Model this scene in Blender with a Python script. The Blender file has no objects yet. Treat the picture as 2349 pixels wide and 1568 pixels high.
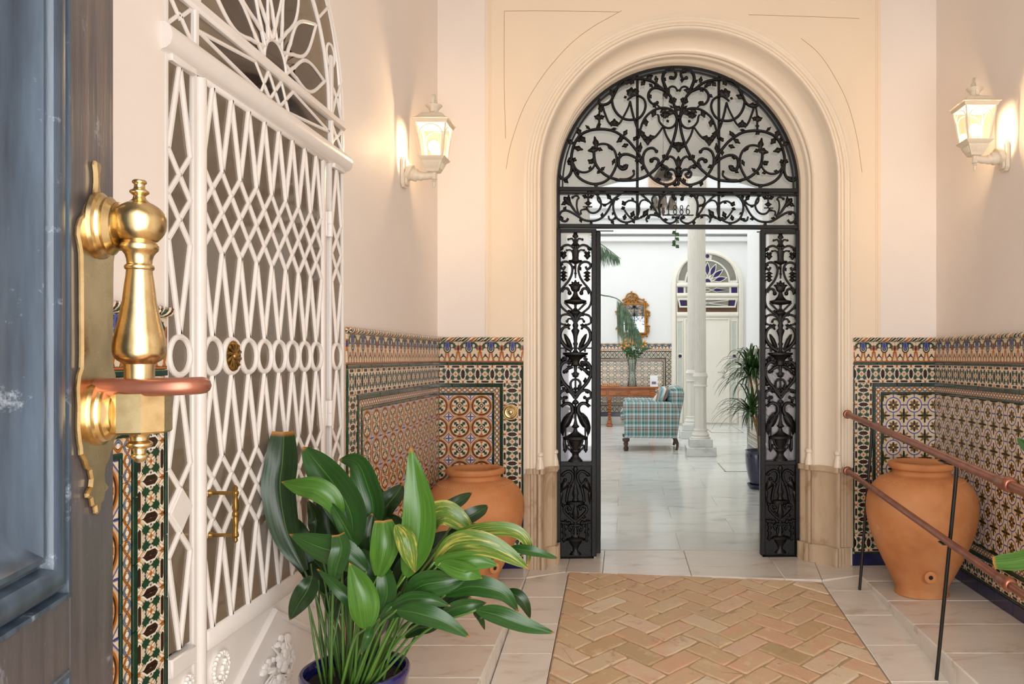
import bpy, math, random
from mathutils import Vector, Matrix
random.seed(7)
PI = math.pi
rad = math.radians
scene = bpy.context.scene
col = scene.collection

# ---------------------------------------------------------------- camera, light, exposure
EYE = 1.34
F = 1850.0
cam_d = bpy.data.cameras.new('camera')
cam_d.sensor_width = 36.0
cam_d.lens = F / 2349 * 36.0
cam_d.shift_x = -(1430 - 1174.5) / 2349
cam_d.shift_y = (820 - 784) / 2349
cam_d.clip_start = 0.02
cam_d.clip_end = 100
cam = bpy.data.objects.new('camera', cam_d)
col.objects.link(cam)
cam.location = (0, 0, EYE)
cam.rotation_euler = (PI / 2, 0, 0)
scene.camera = cam

scene.view_settings.view_transform = 'Standard'
scene.view_settings.look = 'None'
scene.view_settings.gamma = 1
scene.view_settings.use_curve_mapping = False
scene.view_settings.exposure = 0.12

world = bpy.data.worlds.new('sky')
scene.world = world
world.use_nodes = True
bgn = world.node_tree.nodes['Background']
bgn.inputs[0].default_value = (0.93, 0.97, 1.0, 1)
bgn.inputs[1].default_value = 2.4


def area(name, loc, rot, sx, sy, power, colr):
    l = bpy.data.lights.new(name, 'AREA')
    l.shape = 'RECTANGLE'
    l.size, l.size_y = sx, sy
    l.energy = power
    l.color = colr
    o = bpy.data.objects.new(name, l)
    o.location = loc
    o.rotation_euler = rot
    col.objects.link(o)
    return o


# daylight of the street coming through the open entrance behind the camera
area('street_daylight', (0.55, -0.5, 1.45), (rad(90), 0, 0), 1.8, 2.7, 82, (1.0, 0.97, 0.94))

# ---------------------------------------------------------------- small maths
V = Vector


def lin(r, g, b):
    f = lambda c: (c / 255 / 12.92) if c <= 10.3 else ((c / 255 + .055) / 1.055) ** 2.4
    return (f(r), f(g), f(b), 1)


def at(x, y, d):
    """a point measured in the photograph, at depth d, in metres"""
    return V(((x - 1430) * d / F, d, EYE + (820 - y) * d / F))


def cr(pts, k=6, closed=False):
    """Catmull-Rom through the points"""
    pts = [V(p) for p in pts]
    n = len(pts)
    if n < 3 and not closed:
        return pts
    out = []
    for i in range(n if closed else n - 1):
        if closed:
            a, b, c, d = pts[i - 1], pts[i], pts[(i + 1) % n], pts[(i + 2) % n]
        else:
            b, c = pts[i], pts[i + 1]
            a = pts[i - 1] if i else b + (b - c)
            d = pts[i + 2] if i + 2 < n else c + (c - b)
        for j in range(k):
            t = j / k
            out.append(.5 * ((2 * b) + (c - a) * t + (2 * a - 5 * b + 4 * c - d) * t * t + (3 * b - a - 3 * c + d) * t ** 3))
    if not closed:
        out.append(pts[-1])
    return out


# ---------------------------------------------------------------- mesh builder
class MB:
    def __init__(s):
        s.v, s.f, s.uv = [], [], None

    def add(s, vs, fs):
        o = len(s.v)
        s.v += [V(p) for p in vs]
        s.f += [tuple(i + o for i in f) for f in fs]
        return s

    def box(s, c, d, b=0.0, rot=None):
        x, y, z = d[0] / 2, d[1] / 2, d[2] / 2
        c = V(c)
        if b <= 0:
            vs = [V((sx * x, sy * y, sz * z)) for sx in (-1, 1) for sy in (-1, 1) for sz in (-1, 1)]
            fs = [(0, 1, 3, 2), (4, 6, 7, 5), (0, 4, 5, 1), (2, 3, 7, 6), (0, 2, 6, 4), (1, 5, 7, 3)]
        else:
            b = min(b, x * .9, y * .9, z * .9)
            vs, idx = [], {}
            for sx in (-1, 1):
                for sy in (-1, 1):
                    for sz in (-1, 1):
                        for k in range(3):
                            p = [sx * (x - b), sy * (y - b), sz * (z - b)]
                            p[k] = (sx * x, sy * y, sz * z)[k]
                            idx[(sx, sy, sz, k)] = len(vs)
                            vs.append(V(p))
            fs = []
            for k in range(3):
                o1, o2 = (k + 1) % 3, (k + 2) % 3
                for sg in (-1, 1):
                    q = []
                    for a_, b_ in ((-1, -1), (1, -1), (1, 1), (-1, 1)):
                        t = [0, 0, 0]
                        t[k], t[o1], t[o2] = sg, a_, b_
                        q.append(idx[(t[0], t[1], t[2], k)])
                    fs.append(tuple(q) if sg > 0 else tuple(q[::-1]))
                for a_ in (-1, 1):
                    for b_ in (-1, 1):
                        q = []
                        for sg, kk in ((-1, o1), (1, o1), (1, o2), (-1, o2)):
                            t = [0, 0, 0]
                            t[k], t[o1], t[o2] = sg, a_, b_
                            q.append(idx[(t[0], t[1], t[2], kk)])
                        fs.append(tuple(q) if a_ * b_ < 0 else tuple(q[::-1]))
            for sx in (-1, 1):
                for sy in (-1, 1):
                    for sz in (-1, 1):
                        q = [idx[(sx, sy, sz, k)] for k in range(3)]
                        fs.append(tuple(q) if sx * sy * sz > 0 else tuple(q[::-1]))
        if rot is not None:
            vs = [rot @ p for p in vs]
        return s.add([p + c for p in vs], fs)

    def tube(s, pts, r, n=8, cap=True, closed=False, sy=1.0):
        pts = [V(p) for p in pts]
        m = len(pts)
        rs = r if isinstance(r, (list, tuple)) else [r] * m
        if len(rs) != m:
            rs = [rs[0] + (rs[-1] - rs[0]) * i / (m - 1) if len(rs) == 2 else rs[int(i * (len(rs) - 1) / (m - 1))] for i in range(m)]
        vs, fs = [], []
        up = None
        for i, p in enumerate(pts):
            if closed:
                t = pts[(i + 1) % m] - pts[i - 1]
            else:
                t = pts[min(i + 1, m - 1)] - pts[max(i - 1, 0)]
            t = t.normalized() if t.length > 1e-9 else V((0, 0, 1))
            if up is None:
                up = V((0, 1, 0)) if abs(t.y) < .9 else V((1, 0, 0))
            u = up - t * up.dot(t)
            if u.length < 1e-6:
                u = t.orthogonal()
            u.normalize()
            w = t.cross(u)
            up = u
            for k in range(n):
                a = 2 * PI * k / n
                vs.append(p + (u * math.cos(a) * sy + w * math.sin(a)) * rs[i])
        for i in range(m if closed else m - 1):
            for k in range(n):
                a, b = i * n + k, i * n + (k + 1) % n
                j = (i + 1) % m
                fs.append((a, b, j * n + (k + 1) % n, j * n + k))
        if cap and not closed:
            fs.append(tuple(range(n))[::-1])
            fs.append(tuple((m - 1) * n + k for k in range(n)))
        return s.add(vs, fs)

    def lathe(s, prof, n=32, c=(0, 0, 0), axis='z', sy=1.0, ph=0.0):
        """prof: (radius, height) from the one end to the other"""
        vs, fs = [], []
        c = V(c)
        for r, h in prof:
            for k in range(n):
                a = 2 * PI * k / n + ph
                x, y = r * math.cos(a), r * math.sin(a) * sy
                p = {'z': V((x, y, h)), 'y': V((x, h, y)), 'x': V((h, x, y))}[axis]
                vs.append(c + p)
        m = len(prof)
        for i in range(m - 1):
            for k in range(n):
                a, b = i * n + k, i * n + (k + 1) % n
                fs.append((a, b, b + n, a + n))
        fs.append(tuple(range(n))[::-1])
        fs.append(tuple((m - 1) * n + k for k in range(n)))
        return s.add(vs, fs)

    def prism(s, poly, y0, y1, b=0.0):
        """(x, z) outline pushed from y0 (front) to y1, front and back edges chamfered by b"""
        n = len(poly)
        cx = sum(p[0] for p in poly) / n
        cz = sum(p[1] for p in poly) / n
        ins = inset(poly, b) if b else poly
        rings = [(ins, y0), (poly, y0 + b), (poly, y1 - b), (ins, y1)] if b else [(poly, y0), (poly, y1)]
        vs = [V((p[0], y, p[1])) for rg, y in rings for p in rg]
        fs = []
        for i in range(len(rings) - 1):
            for k in range(n):
                a, c2 = i * n + k, i * n + (k + 1) % n
                fs.append((a, c2, c2 + n, a + n))
        fs.append(tuple(range(n))[::-1])
        fs.append(tuple((len(rings) - 1) * n + k for k in range(n)))
        return s.add(vs, fs)

    def blob(s, poly, y, h, hb=None):
        """relief leaf: (x, z) outline swollen to the front by h"""
        n = len(poly)
        cx = sum(p[0] for p in poly) / n
        cz = sum(p[1] for p in poly) / n
        mid = [((p[0] + cx) / 2, (p[1] + cz) / 2) for p in poly]
        hb = h if hb is None else hb
        vs = [V((p[0], y, p[1])) for p in poly] + [V((p[0], y - h * .8, p[1])) for p in mid] + [V((cx, y - h, cz))]
        vs += [V((cx, y + hb, cz))]
        fs = []
        for k in range(n):
            j = (k + 1) % n
            fs.append((k, j, n + j, n + k))
            fs.append((n + k, n + j, 2 * n))
            fs.append((j, k, 2 * n + 1))
        return s.add(vs, fs)

    def sweep(s, path, w, h, closed=False, y=0.0, prof=None):
        """moulded bar along an (x, z) path, its back at y and its ridge at y - h"""
        m = len(path)
        P = [V((p[0], p[1])) for p in path]
        prof = prof or [(-w / 2, 0), (-w / 2, -h * .55), (-w * .2, -h), (w * .2, -h), (w / 2, -h * .55), (w / 2, 0)]
        n = len(prof)
        vs, fs = [], []
        for i in range(m):
            if closed:
                t0, t1 = (P[i] - P[i - 1]), (P[(i + 1) % m] - P[i])
            else:
                t0 = P[i] - P[i - 1] if i else P[1] - P[0]
                t1 = P[i + 1] - P[i] if i < m - 1 else P[i] - P[i - 1]
            t0, t1 = t0.normalized(), t1.normalized()
            n0, n1 = V((-t0.y, t0.x)), V((-t1.y, t1.x))
            nn = n0 + n1
            nn = nn / max(nn.dot(n0), .35) if nn.length > 1e-6 else n0
            for a, b in prof:
                q = P[i] + nn * a
                vs.append(V((q.x, y + b, q.y)))
        for i in range(m if closed else m - 1):
            for k in range(n):
                a, b = i * n + k, i * n + (k + 1) % n
                j = ((i + 1) % m) * n
                fs.append((a, b, j + (k + 1) % n, j + k))
        if not closed:
            fs.append(tuple(range(n))[::-1])
            fs.append(tuple((m - 1) * n + k for k in range(n)))
        return s.add(vs, fs)

    def ball(s, c, r, n=10, m=7, sc=(1, 1, 1)):
        vs, fs = [], []
        for i in range(m + 1):
            a = PI * i / m
            for k in range(n):
                b = 2 * PI * k / n
                vs.append(V(c) + V((math.sin(a) * math.cos(b) * r * sc[0], math.sin(a) * math.sin(b) * r * sc[1], math.cos(a) * r * sc[2])))
        for i in range(m):
            for k in range(n):
                a, b = i * n + k, i * n + (k + 1) % n
                fs.append((a, a + n, b + n, b))
        return s.add(vs, fs)

    def mesh(s, name, m=None, ang=38):
        me = bpy.data.meshes.new(name)
        me.from_pydata([tuple(p) for p in s.v], [], s.f)
        if s.uv:
            ul = me.uv_layers.new(name='uv')
            for lp in me.loops:
                ul.data[lp.index].uv = s.uv[lp.vertex_index]
        import bmesh
        bm = bmesh.new()
        bm.from_mesh(me)
        bmesh.ops.dissolve_degenerate(bm, dist=1e-7, edges=bm.edges)
        if not s.uv:
            bmesh.ops.recalc_face_normals(bm, faces=bm.faces)
        bm.to_mesh(me)
        bm.free()
        if ang:
            me.polygons.foreach_set('use_smooth', [True] * len(me.polygons))
            me.set_sharp_from_angle(angle=rad(ang))
        if m:
            me.materials.append(m)
        me.update()
        return me

    def build(s, name, m=None, parent=None, loc=(0, 0, 0), rot=(0, 0, 0), ang=38, **kw):
        return put(name, s.mesh(name, m, ang), parent, loc, rot, **kw)


def inset(poly, b):
    n = len(poly)
    area2 = sum(poly[i][0] * poly[(i + 1) % n][1] - poly[(i + 1) % n][0] * poly[i][1] for i in range(n))
    sg = 1 if area2 > 0 else -1
    out = []
    for i in range(n):
        p0, p1, p2 = V(poly[i - 1][:2]), V(poly[i][:2]), V(poly[(i + 1) % n][:2])
        a, c = p1 - p0, p2 - p1
        if a.length < 1e-9 or c.length < 1e-9:
            out.append(tuple(p1))
            continue
        a.normalize(); c.normalize()
        n0, n1 = V((-a.y, a.x)) * sg, V((-c.y, c.x)) * sg
        nn = n0 + n1
        nn = nn / max(nn.dot(n0), .5) if nn.length > 1e-6 else n0
        out.append(tuple(p1 + nn * b))
    return out


def put(name, data, parent=None, loc=(0, 0, 0), rot=(0, 0, 0), **kw):
    o = bpy.data.objects.new(name, data)
    col.objects.link(o)
    o.parent = parent
    o.location = loc
    o.rotation_euler = rot
    for k, v in kw.items():
        o[k] = v
    return o


def thing(name, label, cat, loc=(0, 0, 0), rz=0.0, group=None, **kw):
    o = put(name, None, None, loc, (0, 0, rz))
    o.empty_display_size = .1
    o['label'], o['category'] = label, cat
    if group:
        o['group'] = group
    for k, v in kw.items():
        o[k] = v
    return o


# ---------------------------------------------------------------- materials
class E:
    """a number inside a node tree, with arithmetic"""

    def __init__(s, nt, k):
        s.nt, s.k = nt, k

    def m(s, op, *o, clamp=False):
        n = s.nt.nodes.new('ShaderNodeMath')
        n.operation = op
        n.use_clamp = clamp
        for i, a in enumerate((s,) + o):
            if isinstance(a, E):
                s.nt.links.new(a.k, n.inputs[i])
            else:
                n.inputs[i].default_value = a
        return E(s.nt, n.outputs[0])

    def __add__(s, o): return s.m('ADD', o)
    __radd__ = __add__
    def __mul__(s, o): return s.m('MULTIPLY', o)
    __rmul__ = __mul__
    def __sub__(s, o): return s.m('SUBTRACT', o)
    def __rsub__(s, o): return (s * -1) + o
    def __truediv__(s, o): return s.m('DIVIDE', o)
    def __abs__(s): return s.m('ABSOLUTE')
    def mx(s, o): return s.m('MAXIMUM', o)
    def mn(s, o): return s.m('MINIMUM', o)
    def sin(s): return s.m('SINE')
    def cos(s): return s.m('COSINE')
    def sqrt(s): return s.m('SQRT')
    def fract(s): return s.m('FRACT')
    def pw(s, o): return s.m('POWER', o)
    def inside(s, soft=.04): return s.m('MULTIPLY_ADD', -1 / soft, .5, clamp=True)


def hyp(a, b):
    return (a * a + b * b).sqrt()


class Mat:
    def __init__(s, name, rough=.5, metal=0.0, spec=.5, coat=0.0):
        s.m = bpy.data.materials.new(name)
        s.m.use_nodes = True
        s.nt = s.m.node_tree
        s.b = s.nt.nodes['Principled BSDF']
        s.b.inputs['Roughness'].default_value = rough
        s.b.inputs['Metallic'].default_value = metal
        s.b.inputs['Specular IOR Level'].default_value = spec
        s.b.inputs['Coat Weight'].default_value = coat
        s.b.inputs['Coat Roughness'].default_value = .08

    def n(s, t, **kw):
        n = s.nt.nodes.new(t)
        for k, v in kw.items():
            if k.startswith('i_'):
                n.inputs[k[2:].replace('_', ' ')].default_value = v
            else:
                setattr(n, k, v)
        return n

    def link(s, a, b):
        s.nt.links.new(a.k if isinstance(a, E) else a, b)

    def coords(s, kind='Object'):
        return s.n('ShaderNodeTexCoord').outputs[kind]

    def xyz(s, kind='Object'):
        sp = s.n('ShaderNodeSeparateXYZ')
        s.link(s.coords(kind), sp.inputs[0])
        return [E(s.nt, o) for o in sp.outputs]

    def noise(s, scale, detail=4, rough=.55, vec=None, dist=0.0):
        n = s.n('ShaderNodeTexNoise')
        n.inputs['Scale'].default_value = scale
        n.inputs['Detail'].default_value = detail
        n.inputs['Roughness'].default_value = rough
        n.inputs['Distortion'].default_value = dist
        s.link(vec if vec is not None else s.coords(), n.inputs['Vector'])
        return E(s.nt, n.outputs[0])

    def rnd(s):
        return E(s.nt, s.n('ShaderNodeObjectInfo').outputs['Random'])

    def mix(s, a, b, f, blend='MIX'):
        n = s.n('ShaderNodeMix', data_type='RGBA', blend_type=blend)
        for k, x in ((6, a), (7, b), (0, f)):
            if isinstance(x, E) or isinstance(x, bpy.types.NodeSocket):
                s.link(x, n.inputs[k])
            else:
                n.inputs[k].default_value = x
        return n.outputs[2]

    def ramp(s, f, stops, interp='LINEAR'):
        n = s.n('ShaderNodeValToRGB')
        cr_ = n.color_ramp
        cr_.interpolation = interp
        while len(cr_.elements) < len(stops):
            cr_.elements.new(.5)
        for e, (p, c) in zip(cr_.elements, stops):
            e.position, e.color = p, c
        s.link(f, n.inputs[0])
        return n.outputs[0]

    def color(s, c):
        if isinstance(c, (tuple, list)):
            s.b.inputs['Base Color'].default_value = c
        else:
            s.link(c, s.b.inputs['Base Color'])
        return s

    def bump(s, h, strength=.3, dist=.01):
        n = s.n('ShaderNodeBump')
        n.inputs['Strength'].default_value = strength
        n.inputs['Distance'].default_value = dist
        s.link(h, n.inputs['Height'])
        s.link(n.outputs[0], s.b.inputs['Normal'])
        return s

    def roughmap(s, e):
        s.link(e, s.b.inputs['Roughness'])
        return s


def plain(name, c, rough=.5, metal=0.0, var=.12, vs=6, bump=0.0, bs=60, bd=.004, coat=0.0, spec=.5, c2=None):
    M = Mat(name, rough, metal, spec, coat)
    c2 = c2 or tuple(x * (1 - var * 2) for x in c[:3]) + (1,)
    f = M.noise(vs, 5)
    M.color(M.ramp(f, [(.3, c2), (.7, c)]))
    if bump:
        M.bump(M.noise(bs, 4), bump, bd)
    return M.m


WHITE_WALL = plain('white_wall_paint', lin(241, 231, 223), .6, var=.02, vs=2.2, bump=.12, bs=90)
CREAM_WALL = plain('cream_wall_paint', lin(242, 224, 200), .6, var=.02, vs=1.7, bump=.12, bs=80)
STUCCO = plain('cream_moulding_paint', lin(244, 229, 208), .33, var=.02, vs=2.5, bump=.07, bs=60)
CEIL = plain('ceiling_paint', lin(240, 234, 228), .7, var=.03)
INCISED = plain('incised_joint', lin(186, 150, 112), .7, var=.1, vs=20)
COURT_WALL = plain('courtyard_white_paint', lin(240, 240, 238), .65, var=.015, vs=2)
GALLERY = plain('gallery_beige_paint', lin(236, 230, 220), .65, var=.03, vs=2)
DOOR_WHITE = plain('white_gloss_paint', lin(238, 231, 225), .32, var=.03, vs=9, bump=.25, bs=120, bd=.002)
DOOR_CREAM = plain('cream_door_paint', lin(240, 234, 220), .35, var=.02, vs=5)
COLUMN = plain('ivory_iron_paint', lin(226, 221, 210), .35, var=.03, vs=7)
IRON = plain('black_iron_paint', lin(15, 12, 11), .36, var=.25, vs=30, bump=.55, bs=150, bd=.003, spec=.32)
STEEL = plain('black_steel_rod', lin(24, 21, 20), .42, var=.2, vs=30)
LAMP_PAINT = plain('ivory_lamp_paint', lin(232, 218, 196), .4, var=.04, vs=12)
SPRING = plain('dull_metal', lin(150, 148, 140), .3, 1.0, var=.1)
POT_BLUE = plain('cobalt_glaze', lin(34, 36, 110), .12, var=.35, vs=30, coat=.5, spec=.6)
POT_NAVY = plain('navy_glaze', lin(26, 30, 62), .12, var=.2, vs=8, coat=.5)
SOIL = plain('dark_soil', lin(48, 36, 26), .95, var=.4, vs=60, bump=.8, bs=60)
STEM = plain('leaf_stem_green', lin(74, 112, 42), .4, var=.25, vs=14)
BARK = plain('cane_bark', lin(150, 116, 74), .8, var=.3, vs=40, bump=.5, bs=60)
DARK_WOOD = plain('dark_turned_wood', lin(84, 50, 36), .3, var=.25, vs=18)
PAPER = plain('white_paper', lin(240, 240, 240), .6, var=.01)
GILT = plain('gilt_wood', lin(196, 134, 54), .35, .55, var=.25, vs=18)
COPPER = plain('copper_pipe', lin(172, 110, 88), .36, .75, var=.2, vs=14)
BRASS_OLD = plain('old_brass', lin(168, 132, 72), .3, .9, var=.25, vs=24)
BLUE_TILE = plain('blue_glazed_tile', lin(27, 32, 84), .16, var=.25, vs=20, coat=.3)
GREEN_TILE = plain('green_glazed_tile', lin(28, 64, 50), .16, var=.3, vs=50, coat=.3)
GROUT = plain('pale_grout', lin(196, 168, 138), .8, var=.1, vs=30)
PURPLE_GLASS = plain('purple_glass', lin(48, 34, 92), .08, var=.1, vs=8)
FROST = plain('frosted_glass', lin(205, 212, 200), .12, var=.06, vs=9)
GREY_GLASS = plain('greyish_glass', lin(140, 138, 126), .1, var=.1, vs=6)
CHROME = plain('brushed_chrome', lin(190, 188, 182), .25, 1.0, var=.05)
CURTAIN = plain('dim_brown_wall', lin(168, 142, 118), .8, var=.1, vs=8)
PETAL_O = plain('orange_petal', lin(240, 158, 74), .5, var=.1, vs=40)
PETAL_W = plain('white_petal', lin(240, 236, 226), .5, var=.05, vs=40)
FOLIAGE = plain('cut_foliage', lin(66, 112, 62), .4, var=.3, vs=20)
PALM = plain('palm_green', lin(138, 168, 140), .35, var=.3, vs=24)
DRAC = plain('dracaena_green', lin(62, 104, 40), .4, var=.4, vs=18)
RELIEF_BOARD = plain('beige_relief_board', lin(214, 180, 150), .7, var=.12, vs=16)
MORTAR = plain('sandy_mortar', lin(196, 168, 134), .9, var=.14, vs=24, bump=.7, bs=120, bd=.004)
EDGE_WOOD = plain('bare_door_wood', lin(120, 84, 58), .6, var=.2, vs=30)


def brass():
    M = Mat('polished_brass', .13, 1.0)
    f = M.noise(24, 5)
    M.color(M.ramp(f, [(.25, lin(160, 134, 92)), (.5, lin(204, 178, 130)), (.75, lin(218, 196, 154))]))
    M.roughmap(f * .2 + .17)
    return M.m


BRASS = brass()


def tarnish():
    M = Mat('verdigris_brass', .35, .7)
    M.color(M.ramp(M.noise(50, 5), [(.35, lin(120, 96, 60)), (.55, lin(196, 190, 166)), (.75, lin(190, 150, 80))]))
    return M.m


TARNISH = tarnish()


def marble(name, base, vein, scale=2.2, rough=.2, amt=.5):
    M = Mat(name, rough, 0, .5)
    mp = M.n('ShaderNodeVectorMath', operation='ADD')
    oi = M.n('ShaderNodeObjectInfo')
    mul = M.n('ShaderNodeVectorMath', operation='SCALE')
    M.link(oi.outputs['Location'], mul.inputs[0])
    mul.inputs[3].default_value = 1.37
    M.link(M.coords(), mp.inputs[0])
    M.link(mul.outputs[0], mp.inputs[1])
    mpp = M.n('ShaderNodeMapping')
    mpp.inputs['Rotation'].default_value = (0, 0, .5)
    mpp.inputs['Scale'].default_value = (1, 2.6, 1)
    M.link(mp.outputs[0], mpp.inputs[0])
    f = M.noise(scale, 7, .62, mpp.outputs[0], 1.2)
    c = M.ramp(f, [(.28, vein), (.44, tuple(base[i] * (1 - amt * .3) + vein[i] * amt * .3 for i in range(3)) + (1,)), (.62, base)])
    c = M.mix(c, (.86, .86, .86, 1), M.rnd() * .18, 'MULTIPLY')
    M.color(c)
    M.roughmap(f * .12 + rough - .06)
    return M.m


MARBLE = marble('cream_marble', lin(232, 224, 213), lin(200, 184, 166), 2.6, .2)
MARBLE_W = marble('white_courtyard_marble', lin(226, 226, 221), lin(180, 182, 176), 1.6, .13, .6)
PLINTH = marble('tan_plinth_marble', lin(206, 182, 154), lin(158, 124, 90), 3.0, .25, .7)


def terracotta():
    M = Mat('terracotta', .72)
    a, b = M.noise(3.5, 6), M.noise(26, 4)
    c = M.ramp(a, [(.3, lin(178, 112, 64)), (.5, lin(202, 134, 82)), (.72, lin(212, 154, 106))])
    c = M.mix(c, lin(226, 178, 140), ((M.noise(11, 6, .7) - .62) * 4.0).mx(0).mn(.8))
    M.color(c)
    M.bump(b, .25, .004)
    return M.m


TERRA = terracotta()


def brick():
    M = Mat('worn_paving_brick', .6)
    c = M.ramp(M.rnd(), [(0, lin(204, 172, 130)), (.2, lin(214, 186, 148)), (.38, lin(214, 172, 138)), (.52, lin(226, 206, 176)),
                         (.66, lin(196, 164, 120)), (.8, lin(220, 184, 154)), (.95, lin(212, 186, 148)), (.97, lin(156, 122, 72))])
    off = M.n('ShaderNodeVectorMath', operation='ADD')
    oi = M.n('ShaderNodeObjectInfo')
    M.link(M.coords(), off.inputs[0])
    M.link(oi.outputs['Location'], off.inputs[1])
    vec = off.outputs[0]
    c = M.mix(c, lin(222, 170, 138), ((M.noise(7, 4, .6, vec) - .52) * 4).mx(0).mn(.75))
    c = M.mix(c, lin(228, 204, 168), ((M.noise(13, 5, .7, vec) - .55) * 5).mx(0).mn(.7))
    c = M.mix(c, lin(140, 104, 66), ((M.noise(9, 7, .75, vec, .8) - .58) * 6).mx(0).mn(.6))
    pits = M.noise(95, 5, .75, vec)
    c = M.mix(c, lin(110, 80, 52), ((pits - .64) * 8).mx(0).mn(.75))
    M.color(c)
    M.bump(pits * .6 + M.noise(28, 5, .7, vec), .55, .005)
    return M.m


BRICK = brick()


def wood(name, c1, c2, rough=.28):
    M = Mat(name, rough)
    mp = M.n('ShaderNodeMapping')
    mp.inputs['Scale'].default_value = (2, 14, 14)
    M.link(M.coords(), mp.inputs[0])
    M.color(M.ramp(M.noise(3, 6, .6, mp.outputs[0], .6), [(.3, c1), (.7, c2)]))
    return M.m


TABLE_WOOD = wood('orange_brown_wood', lin(122, 62, 24), lin(182, 104, 50))


def door_blue():
    M = Mat('slate_blue_door_paint', .34)
    x, y, z = M.xyz()
    mp = M.n('ShaderNodeMapping')
    mp.inputs['Scale'].default_value = (40, 40, 5)
    M.link(M.coords(), mp.inputs[0])
    st = M.noise(1, 6, .6, mp.outputs[0])
    c = M.ramp(st, [(.3, lin(40, 50, 62)), (.7, lin(66, 80, 94))])
    sc = M.noise(22, 7, .75)
    c = M.mix(c, lin(176, 184, 192), ((sc - .6) * 5).mx(0).mn(.7))
    M.color(c)
    M.bump(st, .25, .003)
    return M.m


def door_stile():
    M = Mat('worn_grey_brown_stile_paint', .3)
    mp = M.n('ShaderNodeMapping')
    mp.inputs['Scale'].default_value = (50, 50, 4)
    M.link(M.coords(), mp.inputs[0])
    st = M.noise(1, 6, .6, mp.outputs[0])
    x, y, z = M.xyz()
    c = M.ramp(st, [(.3, lin(56, 53, 56)), (.7, lin(82, 76, 78))])
    c = M.mix(c, lin(124, 92, 70), ((st - .52) * 4).mx(0).mn(1) * ((z - 1.35) * 4).mx(0).mn(.8))
    sc = M.noise(18, 7, .75)
    c = M.mix(c, lin(170, 174, 182), ((sc - .6) * 5).mx(0).mn(.55))
    M.color(c)
    M.bump(st, .3, .003)
    return M.m


BLUE, STILE = door_blue(), door_stile()


def leaf_mat(name, dark, light, yellow=0.0):
    M = Mat(name, .33, 0, .45)
    u, v, _ = M.xyz('UV')
    cb = M.n('ShaderNodeCombineXYZ')
    M.link(u * 20, cb.inputs[0])
    M.link(v * 1.6, cb.inputs[1])
    M.link(M.rnd() * 9, cb.inputs[2])
    st = M.noise(1, 3, .5, cb.outputs[0])
    c = M.ramp(st, [(.2, dark), (.85, light)])
    if yellow:
        cb2 = M.n('ShaderNodeCombineXYZ')
        M.link(u * 9, cb2.inputs[0])
        M.link(v * 3, cb2.inputs[1])
        M.link(M.rnd() * 7, cb2.inputs[2])
        c = M.mix(c, lin(190, 172, 84), ((M.noise(1, 3, .6, cb2.outputs[0]) - .5) * 5).mx(0).mn(.75))
    mid = (abs(u - .5) - .012).inside(.02)
    c = M.mix(c, lin(104, 142, 66), mid * .5)
    c = M.mix(c, lin(170, 112, 52), ((v - .955) * 30).mx(0).mn(1) * .9)
    M.color(c)
    M.bump(st, .14, .003)
    M.b.inputs['Subsurface Weight'].default_value = 0
    return M.m


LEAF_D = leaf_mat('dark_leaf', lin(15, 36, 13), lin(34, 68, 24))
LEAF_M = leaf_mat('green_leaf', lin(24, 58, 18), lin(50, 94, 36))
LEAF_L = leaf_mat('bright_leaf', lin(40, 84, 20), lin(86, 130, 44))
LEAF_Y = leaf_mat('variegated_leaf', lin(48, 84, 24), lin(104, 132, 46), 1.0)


def thin_glass(name, tint, refl=.09, body=0.0, bodycol=(1, 1, 1, 1), rough=.03):
    m = bpy.data.materials.new(name)
    m.use_nodes = True
    nt = m.node_tree
    nt.nodes.clear()
    out = nt.nodes.new('ShaderNodeOutputMaterial')
    tr = nt.nodes.new('ShaderNodeBsdfTransparent')
    tr.inputs[0].default_value = tint
    gl = nt.nodes.new('ShaderNodeBsdfGlossy')
    gl.inputs['Roughness'].default_value = rough
    df = nt.nodes.new('ShaderNodeBsdfDiffuse')
    df.inputs[0].default_value = bodycol
    m0 = nt.nodes.new('ShaderNodeMixShader')
    m0.inputs[0].default_value = body
    nt.links.new(tr.outputs[0], m0.inputs[1])
    nt.links.new(df.outputs[0], m0.inputs[2])
    fr = nt.nodes.new('ShaderNodeFresnel')
    fr.inputs[0].default_value = 1.45
    mx = nt.nodes.new('ShaderNodeMixShader')
    ad = nt.nodes.new('ShaderNodeMath')
    ad.operation = 'ADD'
    ad.use_clamp = True
    ad.inputs[1].default_value = refl - .04
    nt.links.new(fr.outputs[0], ad.inputs[0])
    nt.links.new(ad.outputs[0], mx.inputs[0])
    nt.links.new(m0.outputs[0], mx.inputs[1])
    nt.links.new(gl.outputs[0], mx.inputs[2])
    nt.links.new(mx.outputs[0], out.inputs[0])
    return m


GLASS = thin_glass('clear_pane', (.95, .96, .97, 1), .1)
LOWER_GLASS = thin_glass('greyish_lower_pane', (.8, .8, .85, 1), .12, .3, lin(150, 146, 158))
LAMP_GLASS = thin_glass('lantern_pane', (1, .97, .92, 1), .06, .12, (1, .9, .75, 1))
BROWN_GLASS = thin_glass('brown_obscured_pane', (.62, .54, .46, 1), .09, .6, lin(150, 132, 112), .06)
DARK_GLASS = thin_glass('dark_purple_pane', (.3, .25, .3, 1), .09, .6, lin(70, 56, 52), .05)
MIRROR = plain('mirror_silver', lin(222, 228, 230), .02, 1.0, var=.01)
VASE_GLASS = thin_glass('vase_glass', (.9, .95, .9, 1), .12, .05, (.8, .9, .8, 1))


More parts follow.
